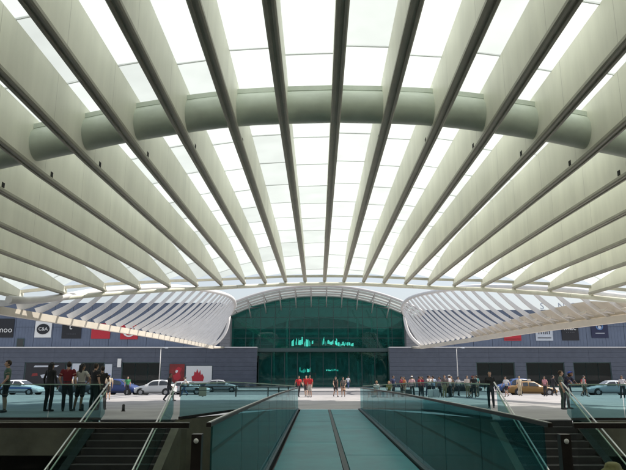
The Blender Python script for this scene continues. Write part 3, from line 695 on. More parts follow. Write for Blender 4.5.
# rooftop letters seen through the right canopy
for ch, x, z in (('S', 37.4, 9.95), ('N', 40.6, 9.95), ('O', 42.6, 9.95)):
    t = thing('roof_letter', 'pale blue-grey letter %s standing on the right roof edge' % ch, 'letter', (x, FY + .6, z - .2), 0, 'roof letters')
    c = link('character', textmesh(ch, 1.5, 'character', 'pale_print', .06), t); c.location = (0, 0, .68)
    mb = MB(); mb.box(-.5, .5, -.05, .05, -.02, .12); link('foot', lmesh(mb, 'foot', 'mullion'), t)
# ground floor posters
PY = LY - .06
def poster(label, x0, x1, z0, z1, base, Y=PY):
    o = thing('poster', label, 'poster', ((x0 + x1) / 2, Y, z0), 0, 'posters on the ground floor'); w, h = x1 - x0, z1 - z0
    mb = MB(); mb.box(-w / 2, w / 2, -.01, .02, 0, h); link('sheet', lmesh(mb, 'sheet', base), o)
    f = MB(); t = .06
    f.box(-w / 2 - t, -w / 2 - .003, -.03, .03, -t, h + t); f.box(w / 2 + .003, w / 2 + t, -.03, .03, -t, h + t); f.box(-w / 2, w / 2, -.03, .03, h + .003, h + t); f.box(-w / 2, w / 2, -.03, .03, -t, -.003)
    link('frame', lmesh(f, 'frame', 'mullion'), o); return o, w, h
def blob(name, mt, pts):       # flat printed figure
    mb = MB(); n = len(pts); mb.add([(x, 0, z) for x, z in pts] + [(x, .012, z) for x, z in pts], [tuple(reversed(range(n))), tuple(range(n, 2 * n))] + [(i, (i + 1) % n, n + (i + 1) % n, n + i) for i in range(n)]); return lmesh(mb, name, mt)
o, w, h = poster('white poster panel left of the dark shop window', -39.3, -37.95, -2.0, 1.1, 'pale_print')
o, w, h = poster('white poster panel between two dark shop windows', -34.05, -32.9, -2.0, 1.0, 'pale_print')
o, w, h = poster('dark red poster next to the white picture poster', -23.7, -21.3, -2.0, 1.0, 'dull_red_print'); put(o, 'figure', blob('figure', 'red_print', [(-.5, .2), (.1, .0), (.6, .5), (.4, 1.2), (.7, 1.9), (.1, 2.2), (-.4, 1.7), (-.2, 1.1), (-.7, .8)]), .1, .4, -.028); put(o, 'figure', blob('figure', 'white_print', [(0, 0), (.25, .1), (.35, .4), (.1, .5), (-.1, .3)]), -.15, 1.6, -.045)
o, w, h = poster('white poster with a red figure on the ground floor wall', -21.05, -16.9, -2.0, .7, 'white_print'); put(o, 'figure', blob('figure', 'red_print', [(-.9, 0), (.8, 0), (.95, .6), (.6, 1.2), (.45, .9), (.3, 1.75), (.1, 1.2), (-.2, 1.9), (-.35, 1.3), (-.6, 1.5), (-.7, .9), (-1.05, .7)]), -.1, .35, -.028)
o, w, h = poster('wide dark poster with pale swooping shapes behind the left people', -46.8, -40.5, -2.1, 1.2, 'black_print', LY + .05); put(o, 'figure', blob('figure', 'pale_print', [(-1.2, 0), (.5, .25), (1.6, .1), (1.0, .6), (-.2, .75), (-1.5, .5)]), .8, .9, -.028); put(o, 'figure', blob('figure', 'pale_print', [(-1.9, 0), (1.8, .05), (2.2, .3), (-1.7, .28)]), 0, 2.6, -.028); put(o, 'figure', blob('figure', 'dull_red_print', [(-.5, 0), (.5, .1), (.4, .5), (-.4, .45)]), -1.6, 1.2, -.028)
t = thing('blade_sign', 'small white sign sticking out from the wall beside the shop window', 'sign', (-31.7, LY - .05, .5))
mb = MB(); mb.box(-.28, .30, -.42, -.34, 0, 1.35); link('sign_face', lmesh(mb, 'sign_face', 'white_print'), t); mb = MB(); mb.box(-.03, .03, -.34, .03, .3, .36); mb.box(-.03, .03, -.34, .03, 1.0, 1.06); link('bracket', lmesh(mb, 'bracket', 'mullion'), t)

# ================================================================== STREET FURNITURE
t = thing('barrier_rail', 'two-bar metal barrier at the roadside left of the footbridge', 'barrier', (-6.4, 52, gz(52)))
mb = MB()
for z in (.82, .52): mb.tube([(-5.2, 0, z), (3.9, 0, z)], .035, 8)
link('rail', lmesh(mb, 'rail', 'steel_dark'), t)
for x in (-5.2, -3.3, -.5, 2.2, 3.1, 3.9): mb = MB(); mb.box(x - .05, x + .05, .04, .12, 0, .9); link('post', lmesh(mb, 'post', 'steel_dark'), t)
mb = MB(); mb.box(-3.62, -2.98, -.02, .03, .05, .80); link('notice_plate', lmesh(mb, 'notice_plate', flat('tan', (.35, .30, .22))), t)
for x, y, lab in ((-6.84, 21.85, 'knee-low black bollard at the head of the left stairs'), (-8.35, 22.0, 'knee-low black bollard behind the left stair balustrade')):
    t = thing('bollard', lab, 'bollard', (x, y, gz(y)), 0, 'low bollards')
    mb = MB(); mb.tube([(0, 0, 0), (0, 0, .2)], [.055, .045], 10); mb.ball((0, 0, .2), .05, 10, 6); link('shaft', lmesh(mb, 'shaft', 'trim'), t)
    mb = MB(); mb.tube([(0, 0, 0), (0, 0, .02)], .08, 12); link('base_ring', lmesh(mb, 'base_ring', 'steel_dark'), t)
for x, y, lab in ((21.5, 95, 'thin grey lamp post before the right mall wall'), (-24.5, 95, 'thin grey lamp post before the left mall wall')):
    t = thing('lamp_post', lab, 'lamp post', (x, y, gz(y)), 0, 'lamp posts by the mall')
    mb = MB(); mb.tube([(0, 0, 0), (0, 0, 5.9)], [.09, .05], 8); link('pole', lmesh(mb, 'pole', 'vault_steel'), t)
    mb = MB(); mb.tube([(0, 0, 5.9), (.3, -.1, 6.05), (.8, -.3, 6.0)], .045, 6); link('arm', lmesh(mb, 'arm', 'vault_steel'), t)
    mb = MB(); mb.ball((.95, -.35, 5.97), (.3, .12, .08), 10, 6); link('lamp_head', lmesh(mb, 'lamp_head', 'pale_print'), t)
t = thing('bench', 'long dark bench under the seated pair right of the footbridge', 'bench', (5.3, 50.2, gz(50.2)))
mb = MB()
for j in range(4): mb = MB(); mb.box(-1.6, 1.6, -.25 + j * .125, -.14 + j * .125, .41, .45); link('slat', lmesh(mb, 'slat', 'bark'), t)
for x in (-1.2, 1.2): mb = MB(); mb.box(x - .05, x + .05, -.2, .2, 0, .405); link('leg', lmesh(mb, 'leg', 'steel_dark'), t)

# ================================================================== CARS
def car(label, pos, rz, col, L=4.1, H=1.47, kind='hatch', roofcol=None, extra=None):
    x, y = pos; z0 = gz(y) - (.1 if 57.1 < y < 75.9 else 0) + .002
    t = thing('parked_car', label, 'car', (x, y, z0), rz, 'cars along the road'); k = L / 4.1; hh = H / 1.47; Wd = .86
    if kind == 'hatch': st = [(2.03, .34, .50, .60, .66, .55), (1.92, .24, .62, .72, .80, .66), (1.35, .2, .80, .90, .86, .72), (.95, .2, .88, .97, .86, .70), (.20, .2, .92, 1.40, .86, .60), (-.45, .2, .93, 1.47, .86, .61), (-1.25, .2, .95, 1.42, .85, .59), (-1.80, .24, .93, 1.02, .80, .66), (-2.0, .34, .66, .78, .70, .60)]
    else: st = [(2.03, .34, .50, .58, .66, .55), (1.92, .24, .60, .68, .80, .66), (1.30, .2, .76, .84, .86, .74), (.85, .2, .84, .92, .86, .72), (.15, .2, .90, 1.38, .86, .58), (-.45, .2, .91, 1.42, .86, .60), (-.95, .2, .92, 1.38, .86, .58), (-1.5, .2, .90, .97, .84, .70), (-1.95, .26, .84, .92, .78, .66), (-2.05, .36, .60, .70, .68, .58)]
    st = [(a * k, b * hh, c * hh, d * hh, e, f) for a, b, c, d, e, f in st]; secs = []
    def ring(a, zl, zb, zt, wb, wt):
        h = [(wb * .88, zl), (wb, zl + .1), (wb + .012, (zl + zb) / 2 + .04), (wb - .01, zb), (wt + .02, zt - .035), (wt - .10, zt)]
        return [(a, yy, zz) for yy, zz in h] + [(a, -yy, zz) for yy, zz in reversed(h)]
    body = MB(); body.sweep([ring(*s_) for s_ in st], True, 0, True); pm = flat('carpaint', col, .28)
    b = link('body', lmesh(body, 'body', pm), t)
    def at(a): return [interp(-a, [-s_[0] for s_ in st], [s_[i] for s_ in st]) for i in range(1, 6)]
    cab0, cab1 = (st[3][0], st[7][0])
    # side windows, split by the pillar
    roof = [s_[0] for s_ in st if s_[3] > 1.3 * hh]; xf = max(roof) + .30 * k; xr = min(roof) - .18 * k; xm = (xf + xr) / 2 - .05
    for sd_ in (-1, 1):
        for a, c in ((xf, xm + .05), (xm - .05, xr)):
            mb = MB(); top = []; bot = []
            for i in range(6):
                xx = a + (c - a) * i / 5; zl, zb, zt, wb, wt = at(xx); zt -= .10; zb2 = zb + .03
                if zt < zb2 + .02: zt = zb2 + .02
                fr = (zt - zb) / max(.05, (zt + .065 - zb)); bot.append((xx, sd_ * (wb + .012), zb2)); top.append((xx, sd_ * (wb - .01 + (wt + .02 - wb + .01) * fr + .018), zt))
            vs = bot + top; mb.add(vs, [(i, i + 1, i + 7, i + 6) for i in range(5)]); link('side_window', lmesh(mb, 'side_window', 'car_glass'), t)
    # windscreen and rear window
    for nm, i0, i1 in (('windscreen', 3, 4), ('rear_window', 7, 6)):
        A, B = st[i0], st[i1]; P = lambda fr, s_: (A[0] + (B[0] - A[0]) * fr + (.02 if nm == 'windscreen' else -.02), s_ * ((A[5] + (B[5] - A[5]) * fr) - .06), A[3] + (B[3] - A[3]) * fr + .015)
        mb = MB(); mb.add([P(.10, -1), P(.10, 1), P(.90, 1), P(.90, -1)], [(0, 1, 2, 3)]); link(nm, lmesh(mb, nm, 'car_glass'), t)
    for xx in (1.28 * k, -1.28 * k):
        for s_ in (-1, 1):
            mb = MB(); n = 20; mb.tube([(xx, s_ * .70, .31), (xx, s_ * .72, .31), (xx, s_ * .85, .31), (xx, s_ * .872, .31)], [.27, .31, .31, .28], n); wh = link('wheel', lmesh(mb, 'tyre', 'tyre'), t)
            mb = MB(); mb.tube([(xx, s_ * .86, .31), (xx, s_ * .882, .31)], [.20, .18], 14); link('rim', lmesh(mb, 'rim', 'rim'), wh)
            mb = MB(); mb.tube([(xx, s_ * .66, .33), (xx, s_ * .868, .33)], .375, 18); link('wheel_arch', lmesh(mb, 'wheel_arch', 'trim'), t)
    for s_ in (-1, 1):
        mb = MB(); mb.ball((st[1][0] - .0, s_ * .60, .60 * hh), (.12, .16, .075), 10, 6); link('headlight', lmesh(mb, 'headlight', 'headlight'), t)
        mb = MB(); mb.ball((st[-1][0] + .06, s_ * .58, .74 * hh), (.10, .12, .10), 10, 6); link('taillight', lmesh(mb, 'taillight', 'taillight'), t)
        mb = MB(); mb.ball((.80 * k, s_ * .94, .96 * hh), (.07, .09, .06), 8, 6); link('mirror', lmesh(mb, 'mirror', pm), t)
    for xe, d in ((st[0][0], .012), (st[-1][0], -.012)):
        mb = MB(); mb.box(min(xe, xe + d), max(xe, xe + d) + .004, -.26, .26, .38, .48); link('number_plate', lmesh(mb, 'number_plate', 'plate'), t)
    mb = MB(); mb.box(-.62 * 2, .62 * 2, -.875, .875, .30, .36); link('side_trim', lmesh(mb, 'side_trim', 'trim'), t)
    if roofcol: mb = MB(); mb.box(-.5 * k, .12 * k, -.5, .5, 1.475 * hh - .03, 1.475 * hh + .012); link('roof_panel', lmesh(mb, 'roof_panel', flat('carpaint', roofcol, .3)), t)
    if extra == 'taxi': mb = MB(); mb.box(-.25, -.05, -.22, .22, H * .97, H + .13); link('taxi_sign', lmesh(mb, 'taxi_sign', 'white_print'), t)
    if extra == 'stripe':
        for s_ in (-1, 1): mb = MB(); mb.box(-1.7 * k, 1.5 * k, s_ * .872 - .01, s_ * .872 + .012, .62, .76); link('stripe', lmesh(mb, 'stripe', flat('carpaint', (.05, .12, .42), .3)), t)
    return t
car('white saloon with a blue side stripe behind the left railing group', (-29.6, 61.5), R(-8), (.70, .72, .75), 4.5, 1.5, 'sedan', extra='stripe')
car('blue hatchback parked left of the white hatchback', (-19.6, 61.3), R(-14), (.025, .05, .17), 4.1, 1.55, 'hatch')
car('white hatchback standing before the dark shop window with the blade sign', (-15.7, 59.8), R(178), (.62, .63, .63), 3.9, 1.47, 'hatch')
car('low silver car whose bonnet shows right of the white hatchback', (-13.3, 63.2), R(-12), (.52, .55, .57), 4.3, 1.36, 'sedan')
car('grey car parked far back before the left stone wall', (-11.6, 74.4), R(4), (.30, .31, .33), 4.0, 1.45, 'hatch')
car('black saloon behind the crowd near the right stairs', (16.3, 70.5), R(3), (.02, .022, .025), 4.4, 1.42, 'sedan')
car('blue car behind the golden taxi', (22.4, 70.8), R(182), (.04, .09, .24), 4.2, 1.6, 'hatch')
car('golden taxi saloon on the road right of the crowd', (20.6, 60.0), R(-3), (.27, .155, .045), 4.6, 1.40, 'sedan', extra='taxi')
car('silver car at the far right of the road', (28.3, 60.4), R(176), (.46, .50, .53), 4.4, 1.46, 'sedan')
car('dark grey car partly hidden behind the left stair railing', (-24.6, 64.0), R(2), (.06, .065, .075), 4.2, 1.45, 'hatch')

# ================================================================== PEOPLE
V = Vector
def capsule(mb, a, b, r0, r1, mi, n=12):
    a, b = V(a), V(b); t = (b - a); L = t.length; t = t / max(L, 1e-6)
    up = V((0, 0, 1)) if abs(t.z) < .9 else V((1, 0, 0)); u = t.cross(up).normalized(); w = t.cross(u); secs = []
    prof = [(-.98, .2), (-.7, .71), (-.3, .954)]
    for d, c in prof: secs.append((a + t * (d * r0), r0 * c))
    m = max(2, int(L / .05))
    for i in range(m + 1): secs.append((a.lerp(b, i / m), r0 + (r1 - r0) * i / m))
    for d, c in reversed(prof): secs.append((b - t * (d * r1), r1 * c))
    mb.sweep([[p + (u * math.cos(2 * math.pi * j / n) + w * math.sin(2 * math.pi * j / n)) * r for j in range(n)] for p, r in secs], True, mi)
def loft(mb, secs, mi, xf, n=18):
    rings = []
    for cx, cy, cz, rx, ry in secs: rings.append([xf @ V((cx + rx * math.cos(2 * math.pi * j / n), cy + ry * math.sin(2 * math.pi * j / n), cz)) for j in range(n)])
    mb.sweep(rings, True, mi)
SHIRT, PANTS, SKIN, SHOE, EYE, LIP = range(6)
def hand(mb, wr, d, inward, curl=.5):
    d = V(d).normalized(); inward = V(inward); inward = (inward - d * inward.dot(d)).normalized(); side = d.cross(inward).normalized()
    if side.y > 0: side = -side          # thumb side points forwards (-Y)
    palm = V(wr) + d * .085
    for o_ in (-.026, 0, .026): capsule(mb, V(wr) + side * o_ * .5 + d * .012, palm + side * o_, .017, .015, SKIN, 8)
    for i, ln in enumerate((.072, .080, .074, .058)):
        o_ = .033 - i * .022; a = palm + side * o_; d1 = (d + inward * curl * .5).normalized(); b = a + d1 * ln * .55; d2 = (d + inward * curl * 1.5).normalized()
        capsule(mb, a, b, .0098, .0092, SKIN, 8); capsule(mb, b, b + d2 * ln * .5, .0092, .008, SKIN, 8)
    a = V(wr) + d * .03 + side * .03; b = a + (d * .6 + side * .75).normalized() * .04; capsule(mb, a, b, .0125, .011, SKIN, 8); capsule(mb, b, b + (d + side * .15 + inward * .3).normalized() * .034, .0105, .009, SKIN, 8)
def body(pose, legs='trousers', sleeve='short', female=False):
    """One continuous figure, facing -Y, feet at z = 0."""
    P = dict(lean=0, twist=0, head=(0, 0), drop=0.0, el=[(-.25, .03, 1.13), (.25, .03, 1.13)], wr=[(-.26, -.05, .89), (.26, -.05, .89)],
             kn=[(-.10, -.02, .50), (.10, -.02, .50)], an=[(-.105, .03, .09), (.105, .03, .09)], toe=[(-.12, -.13, .035), (.12, -.13, .035)], hipz=.93, pel=(0, 0))
    P.update(pose); mb = MB(); hz = P['hipz']; px, py = P['pel']; sw = .165 if female else .185; wr_ = .118 if female else .14; hw = .165 if female else .155
    piv = V((px, py, hz)); XF = Matrix.Translation(piv) @ Matrix.Rotation(R(P['lean']), 4, 'X') @ Matrix.Rotation(R(P['twist']), 4, 'Z') @ Matrix.Translation(V((0, 0, -.93)))
    loft(mb, [(0, 0, .80, hw * .75, .085), (0, .005, .86, hw, .112), (0, .008, .93, hw * 1.02, .118), (0, .004, 1.0, hw * .93, .105)], PANTS, XF)
    loft(mb, [(0, .004, .93, hw * 1.03, .116), (0, .002, .99, hw * .97, .11), (0, 0, 1.08, wr_ + .012, .098), (0, 0, 1.18, wr_ + .025, .106), (0, -.004, 1.28, sw - .01, .116), (0, 0, 1.36, sw + .005, .108), (0, .005, 1.42, sw * .92, .085), (0, .008, 1.455, .085, .06)], SHIRT, XF)
    if female:
        for s_ in (-1, 1): a = XF @ V((s_ * .07, -.085, 1.26)); capsule(mb, a, a + V((0, -.01, -.01)), .055, .05, SHIRT)
    nk, hd = XF @ V((0, .012, 1.43)), XF @ V((0, -.012, 1.53)); capsule(mb, nk, hd, .056, .05, SKIN)
    hc = XF @ V((0, -.02, 1.605)); ya, pi_ = P['head']; HX = Matrix.Translation(hc) @ Matrix.Rotation(R(ya), 4, 'Z') @ Matrix.Rotation(R(pi_), 4, 'X')
    loft(mb, [(0, -.03, -.115, .028, .03), (0, -.03, -.095, .045, .05), (0, -.012, -.05, .063, .08), (0, 0, 0, .073, .095), (0, .006, .045, .074, .098), (0, .008, .085, .058, .08), (0, .008, .108, .028, .04)], SKIN, HX)
    capsule(mb, HX @ V((0, -.095, .012)), HX @ V((0, -.112, -.028)), .010, .015, SKIN, 8)
    for s_ in (-1, 1): capsule(mb, HX @ V((s_ * .074, .012, .018)), HX @ V((s_ * .074, .008, -.022)), .014, .011, SKIN, 8)
    for i, s_ in enumerate((-1, 1)):
        sh = XF @ V((s_ * sw, .006, 1.40)); el, wr = V(P['el'][i]), V(P['wr'][i])
        if not P.get('absarm'): el, wr = XF @ (el + V((0, 0, 0))), XF @ wr
        ua = .047 if female else .055
        capsule(mb, sh.lerp(el, .5) if sleeve == 'short' else sh, el, ua * (.88 if sleeve == 'short' else 1), ua * .76, SHIRT if sleeve == 'long' else SKIN)
        if sleeve == 'short': capsule(mb, sh, sh.lerp(el, .55), ua + .012, ua + .012, SHIRT)
        elif sleeve == 'none': capsule(mb, sh, sh.lerp(el, .05), ua + .008, ua + .006, SHIRT)
        capsule(mb, el, wr, ua * .74, ua * .52, SHIRT if sleeve == 'long' else SKIN)
        hand(mb, wr, (wr - el), (-s_, 0, 0) if abs((wr - el).normalized().x) < .8 else (0, 1, 0), P.get('curl', .5))
        hip = piv + V((s_ * .085, 0, -.05)); kn, an, to = V(P['kn'][i]), V(P['an'][i]), V(P['toe'][i])
        lm = SKIN if legs in ('shorts', 'skirt') else PANTS; e_ = .012 if legs == 'trousers' else 0
        capsule(mb, hip.lerp(kn, .75) if legs == 'shorts' else hip, kn, .062 if legs == 'shorts' else .082 + e_, .055 + e_, lm)
        if legs == 'shorts': capsule(mb, hip, hip.lerp(kn, .82), .096, .086, PANTS)
        mid = kn.lerp(an, .35) + V((0, .012, 0)); capsule(mb, kn, mid, .053 + e_, .054 + e_, lm); capsule(mb, mid, an, .054 + e_, .036 + e_ * 1.5, lm)
        capsule(mb, an + V((0, .0, -.02)), an + (an - to).normalized() * .02 + V((0, .02, -.05)), .042, .036, SHOE); capsule(mb, an + V((0, -.01, -.045)), to, .042, .034, SHOE)
    if legs == 'skirt':
        loft(mb, [(px, py + .004, hz + .06, hw * .98, .108), (px, py, hz - .08, hw * 1.12, .13), (px, py - .01, hz - .42, hw * 1.32, .185)], PANTS, Matrix.Identity(4))
    me0 = mb.mesh('raw'); ob = bpy.data.objects.new('raw', me0); C.objects.link(ob)
    rm = ob.modifiers.new('r', 'REMESH'); rm.mode = 'VOXEL'; rm.voxel_size = .0115; rm.use_smooth_shade = True
    sm = ob.modifiers.new('s', 'SMOOTH'); sm.factor = .5; sm.iterations = 3
    bpy.context.view_layer.update(); me = bpy.data.meshes.new_from_object(ob.evaluated_get(bpy.context.evaluated_depsgraph_get()))
    vm = [0] * len(mb.v)
    for f, mi in zip(mb.f, mb.mi):
        for v in f: vm[v] = mi
    kd = kdtree.KDTree(len(mb.v))
    for i, v in enumerate(mb.v): kd.insert(v, i)
    kd.balance()
    idx = [vm[kd.find(p.center)[1]] for p in me.polygons]
    # face: eyes, mouth
    fb = MB(); fb.v = [tuple(v.co) for v in me.vertices]; fb.f = [tuple(p.vertices) for p in me.polygons]; fb.mi = idx; fb.sm = [True] * len(idx)
    def tball(c, r, mi):
        t = MB(); t.ball((0, 0, 0), r, 8, 6); fb.add([HX @ (V(v) + V(c)) for v in t.v], t.f, mi, True)
    for s_ in (-1, 1): tball((s_ * .031, -.083, .012), (.011, .010, .007), EYE); tball((s_ * .031, -.089, .030), (.018, .006, .004), EYE)
    tball((0, -.088, -.058), (.022, .008, .007), LIP)
    bpy.data.objects.remove(ob); bpy.data.meshes.remove(me0); bpy.data.meshes.remove(me)
    out = fb.mesh('person'); out['local'] = 1
    for k in range(6): out.materials.append(M['trim'])
    return out, HX
def hairmesh(HX, style):
    mb = MB(); name = 'hair'
    if style in ('short', 'long', 'bun'):
        t = MB(); t.ball((0, .012, .02), (.086, .108, .108), 18, 14); keep = []
        for f in t.f:
            c = sum((V(t.v[i]) for i in f), V()) / len(f)
            if c.y < -.035 and c.z < .075 - (.02 if style == 'long' else 0): continue
            if c.z < -.075 or (abs(c.x) > .06 and c.z < .0 and c.y < .03): continue
            keep.append(f)
        mb.add([HX @ V(v) for v in t.v], keep, 0, True)
        if style == 'long':
            for x in (-.055, -.02, .02, .055): capsule(mb, HX @ V((x, .075, .03)), HX @ V((x * 1.25, .085, -.20)), .042, .026, 0, 8)
        if style == 'bun': capsule(mb, HX @ V((0, .11, .02)), HX @ V((0, .14, .01)), .04, .035, 0, 10)
    elif style == 'cap':
        name = 'cap'; t = MB(); t.ball((0, .01, .04), (.088, .108, .088), 18, 12); mb.add([HX @ V(v) for v in t.v], [f for f in t.f if min(t.v[i][2] for i in f) > .03], 0, True)
        secs = []
        for i in range(5):
            d = i / 4; w = .075 * math.sqrt(max(.05, 1 - d * d * .85)); y = -.085 - .085 * d; z = .048 - .018 * d
            secs.append([HX @ V((-w, y, z)), HX @ V((w, y, z)), HX @ V((w, y, z + .008)), HX @ V((-w, y, z + .008))])
        mb.sweep(secs)
    elif style == 'sunhat':
        name = 'sun_hat'; secs = []
        for r, z in ((.0, .19), (.10, .185), (.15, .155), (.175, .10), (.19, .05), (.25, .01), (.262, -.015), (.255, -.02), (.18, .03), (.10, .04)):
            secs.append([HX @ V((max(r, .002) * math.cos(a * math.pi / 12), max(r, .002) * 1.05 * math.sin(a * math.pi / 12) + .005, z)) for a in range(24)])
        mb.sweep([list(reversed(s_)) for s_ in secs], True, 0, True)
    me = mb.mesh(name); me['local'] = 1; me.materials.append(M['trim']); return name, me
POSES = {
 'stand': dict(),
 'relax': dict(pel=(.03, 0), kn=[(-.12, -.06, .51), (.11, 0, .50)], an=[(-.15, -.02, .09), (.10, .04, .09)], toe=[(-.20, -.16, .035), (.13, -.12, .035)], wr=[(-.28, -.08, .90), (.22, -.12, .93)], el=[(-.27, .04, 1.14), (.27, .05, 1.14)], head=(18, 0)),
 'hips': dict(el=[(-.38, .06, 1.17), (.26, .04, 1.13)], wr=[(-.20, -.06, 1.02), (.26, -.06, .90)], pel=(-.03, 0), kn=[(-.10, 0, .50), (.14, -.05, .50)], an=[(-.09, .04, .09), (.18, -.01, .09)], toe=[(-.10, -.12, .035), (.23, -.15, .035)], head=(-25, 4)),
 'lean': dict(lean=30, pel=(0, .12), el=[(-.24, -.42, 1.02), (.24, -.42, 1.02)], wr=[(-.08, -.55, 1.06), (.08, -.55, 1.06)], absarm=True, kn=[(-.10, .06, .50), (.10, .02, .50)], an=[(-.11, .12, .09), (.12, .02, .09)], toe=[(-.12, -.04, .035), (.15, -.13, .035)], head=(8, -18)),
 'walk': dict(lean=4, el=[(-.25, -.12, 1.15), (.25, .17, 1.15)], wr=[(-.22, -.30, .98), (.26, .20, .91)], kn=[(-.09, -.03, .50), (.10, -.22, .52)], an=[(-.09, .28, .14), (.10, -.30, .10)], toe=[(-.10, .16, .035), (.11, -.46, .06)], hipz=.91),
 'stride': dict(lean=3, el=[(-.25, .15, 1.14), (.25, -.08, 1.14)], wr=[(-.26, .16, .90), (.20, -.28, 1.02)], kn=[(-.10, -.18, .53), (.09, .02, .50)], an=[(-.10, -.20, .10), (.09, .24, .13)], toe=[(-.11, -.36, .04), (.10, .10, .035)], hipz=.92, head=(-12, 0)),
 'photo': dict(el=[(-.25, -.17, 1.22), (.25, -.17, 1.22)], wr=[(-.09, -.27, 1.46), (.09, -.27, 1.46)], curl=1.0),
 'sit': dict(hipz=.53, pel=(0, .08), lean=6, el=[(-.26, -.05, 1.15), (.26, -.05, 1.15)], wr=[(-.13, -.30, 1.02), (.13, -.30, 1.02)], kn=[(-.11, -.36, .50), (.13, -.36, .50)], an=[(-.12, -.38, .09), (.14, -.32, .09)], toe=[(-.14, -.54, .035), (.17, -.48, .035)], head=(10, -6)),
 'climb': dict(lean=12, el=[(-.25, .05, 1.14), (.27, -.10, 1.14)], wr=[(-.24, -.14, .95), (.24, -.30, 1.05)], kn=[(-.10, -.30, .70), (.10, -.03, .48)], an=[(-.10, -.24, .405), (.10, .10, .09)], toe=[(-.11, -.42, .35), (.11, -.06, .035)]),
}
_bc = {}; _hc = {}; _n = [0]
SK = [(.50, .31, .22), (.42, .25, .17), (.56, .37, .27), (.30, .17, .11)]
def person(label, x, y, face, pose, shirt, pants, hair=('short', (.03, .02, .015)), legs='trousers', sleeve='short', female=False, h=1.70, skin=None, shoe=(.04, .04, .045), z=None, group='people on the plaza'):
    key = (pose, legs, sleeve, female)
    if key not in _bc: _bc[key] = body(POSES[pose], legs, sleeve, female)
    me, HX = _bc[key]
    o = link('person', me); o.location = (x, y, gz(y) if z is None else z); o.rotation_euler = (0, 0, R(face)); k = h / 1.715; o.scale = (k, k, k)
    sk = SK[_n[0] % 4] if skin is None else skin; _n[0] += 1
    for i, m in enumerate((flat('cloth', shirt, .85), flat('cloth', pants, .85), flat('skin', sk, .55), flat('shoe', shoe, .6), M['eye'], M['lip'])):
        o.material_slots[i].link = 'OBJECT'; o.material_slots[i].material = m
    tag(o, label, 'person', group)
    st, hcol = hair
    if (key, st) not in _hc: _hc[(key, st)] = hairmesh(HX, st)
    nm, hm = _hc[(key, st)]; ho = link(nm, hm, o); ho.material_slots[0].link = 'OBJECT'; ho.material_slots[0].material = flat('hair', hcol, .7)
    if st in ('cap', 'sunhat'):
        if (key, 'short') not in _hc: _hc[(key, 'short')] = hairmesh(HX, 'short')
        h2 = link('hair', _hc[(key, 'short')][1], o); h2.material_slots[0].link = 'OBJECT'; h2.material_slots[0].material = flat('hair', (.05, .03, .02), .7); h2.scale = (.985, .985, .985)
    return o
BLK = (.018, .018, .02); DK = (.03, .03, .035); BR = (.06, .035, .02); BLOND = (.35, .24, .10)
G1 = 'people at the left railing'
person('person in green t-shirt and dark shorts at the far left edge', -10.72, 21.2, -70, 'relax', (.055, .115, .085), DK, legs='shorts', h=1.74, group=G1)
person('person dressed all in black standing at the left railing', -9.46, 21.75, 165, 'stand', BLK, BLK, ('long', BLK), female=True, sleeve='long', h=1.68, group=G1)
person('person in dark red shirt seen from behind at the left railing', -8.86, 21.85, 190, 'relax', (.16, .012, .02), DK, h=1.70, sleeve='short', group=G1)
person('person in pale t-shirt and dark shorts at the left railing', -8.52, 22.1, 172, 'hips', (.42, .42, .38), DK, ('long', BLK), legs='shorts', female=True, h=1.64, group=G1)
person('person in black top beside the pale t-shirt wearer', -8.45, 23.3, 150, 'stand', BLK, (.03, .035, .03), h=1.72, group=G1)
person('person in dark grey top just left of the left stairs', -8.40, 24.0, 200, 'relax', (.03, .028, .028), BLK, h=1.66, female=True, group=G1)
person('person with blue cap and tan top in the sun behind the left stairs', -14.6, 43.0, 205, 'stand', (.55, .47, .36), (.08, .08, .08), ('cap', (.03, .06, .22)), legs='shorts', h=1.72)
person('person in dark jacket walking behind the left stair rail', -9.5, 39.4, 70, 'walk', (.03, .03, .035), (.045, .05, .065), h=1.74, sleeve='long')
person('person in green shirt standing by the white hatchback', -17.3, 56.0, 30, 'stand', (.04, .22, .09), DK, h=1.66)
GR = 'people dressed in red at the bridge head'
person('person in red top and dark trousers, leftmost of the red trio', -1.62, 51.6, 30, 'stride', (.50, .025, .03), DK, ('short', BR), h=1.70, group=GR)
person('person in red shirt and shorts, middle of the red trio', -.98, 51.3, -5, 'walk', (.52, .03, .03), (.05, .05, .06), ('short', BLK), legs='shorts', h=1.76, group=GR)
person('person in red shirt and pale shorts, rightmost of the red trio', -.66, 50.3, -35, 'stand', (.50, .025, .03), (.42, .40, .36), ('short', BR), legs='shorts', h=1.72, group=GR)
person('person in dark sleeveless top and shorts, left of the walking pair', 1.45, 51.4, 15, 'walk', BLK, DK, ('long', BLK), legs='shorts', sleeve='none', female=True, h=1.66)
person('person in grey top and dark skirt, right of the walking pair', 2.1, 51.5, -10, 'stride', (.14, .12, .11), DK, ('short', BR), legs='skirt', female=True, h=1.60)
person('person in white shirt and blue jeans by the mall entrance', 4.23, 87.3, 160, 'walk', (.70, .71, .74), (.04, .07, .16), h=1.76)
GS = 'pair sitting on the bench'
person('person with white top sitting left on the bench', 4.75, 50.15, 20, 'sit', (.60, .60, .55), DK, ('short', BLOND), h=1.70, z=gz(50.2) + .0, group=GS)
person('blond person in yellow top sitting right on the bench', 5.75, 50.15, -15, 'sit', (.40, .30, .08), (.05, .05, .06), ('long', BLOND), female=True, h=1.68, z=gz(50.2), group=GS)
GC_ = 'crowd right of the footbridge'
person('person in maroon top at the left end of the right crowd', 6.95, 51.6, 60, 'stand', (.20, .02, .05), DK, h=1.64, group=GC_)
person('person in white cap and pink top in the right crowd', 7.7, 50.6, 170, 'relax', (.62, .40, .42), DK, ('cap', (.72, .72, .70)), female=True, h=1.68, group=GC_)
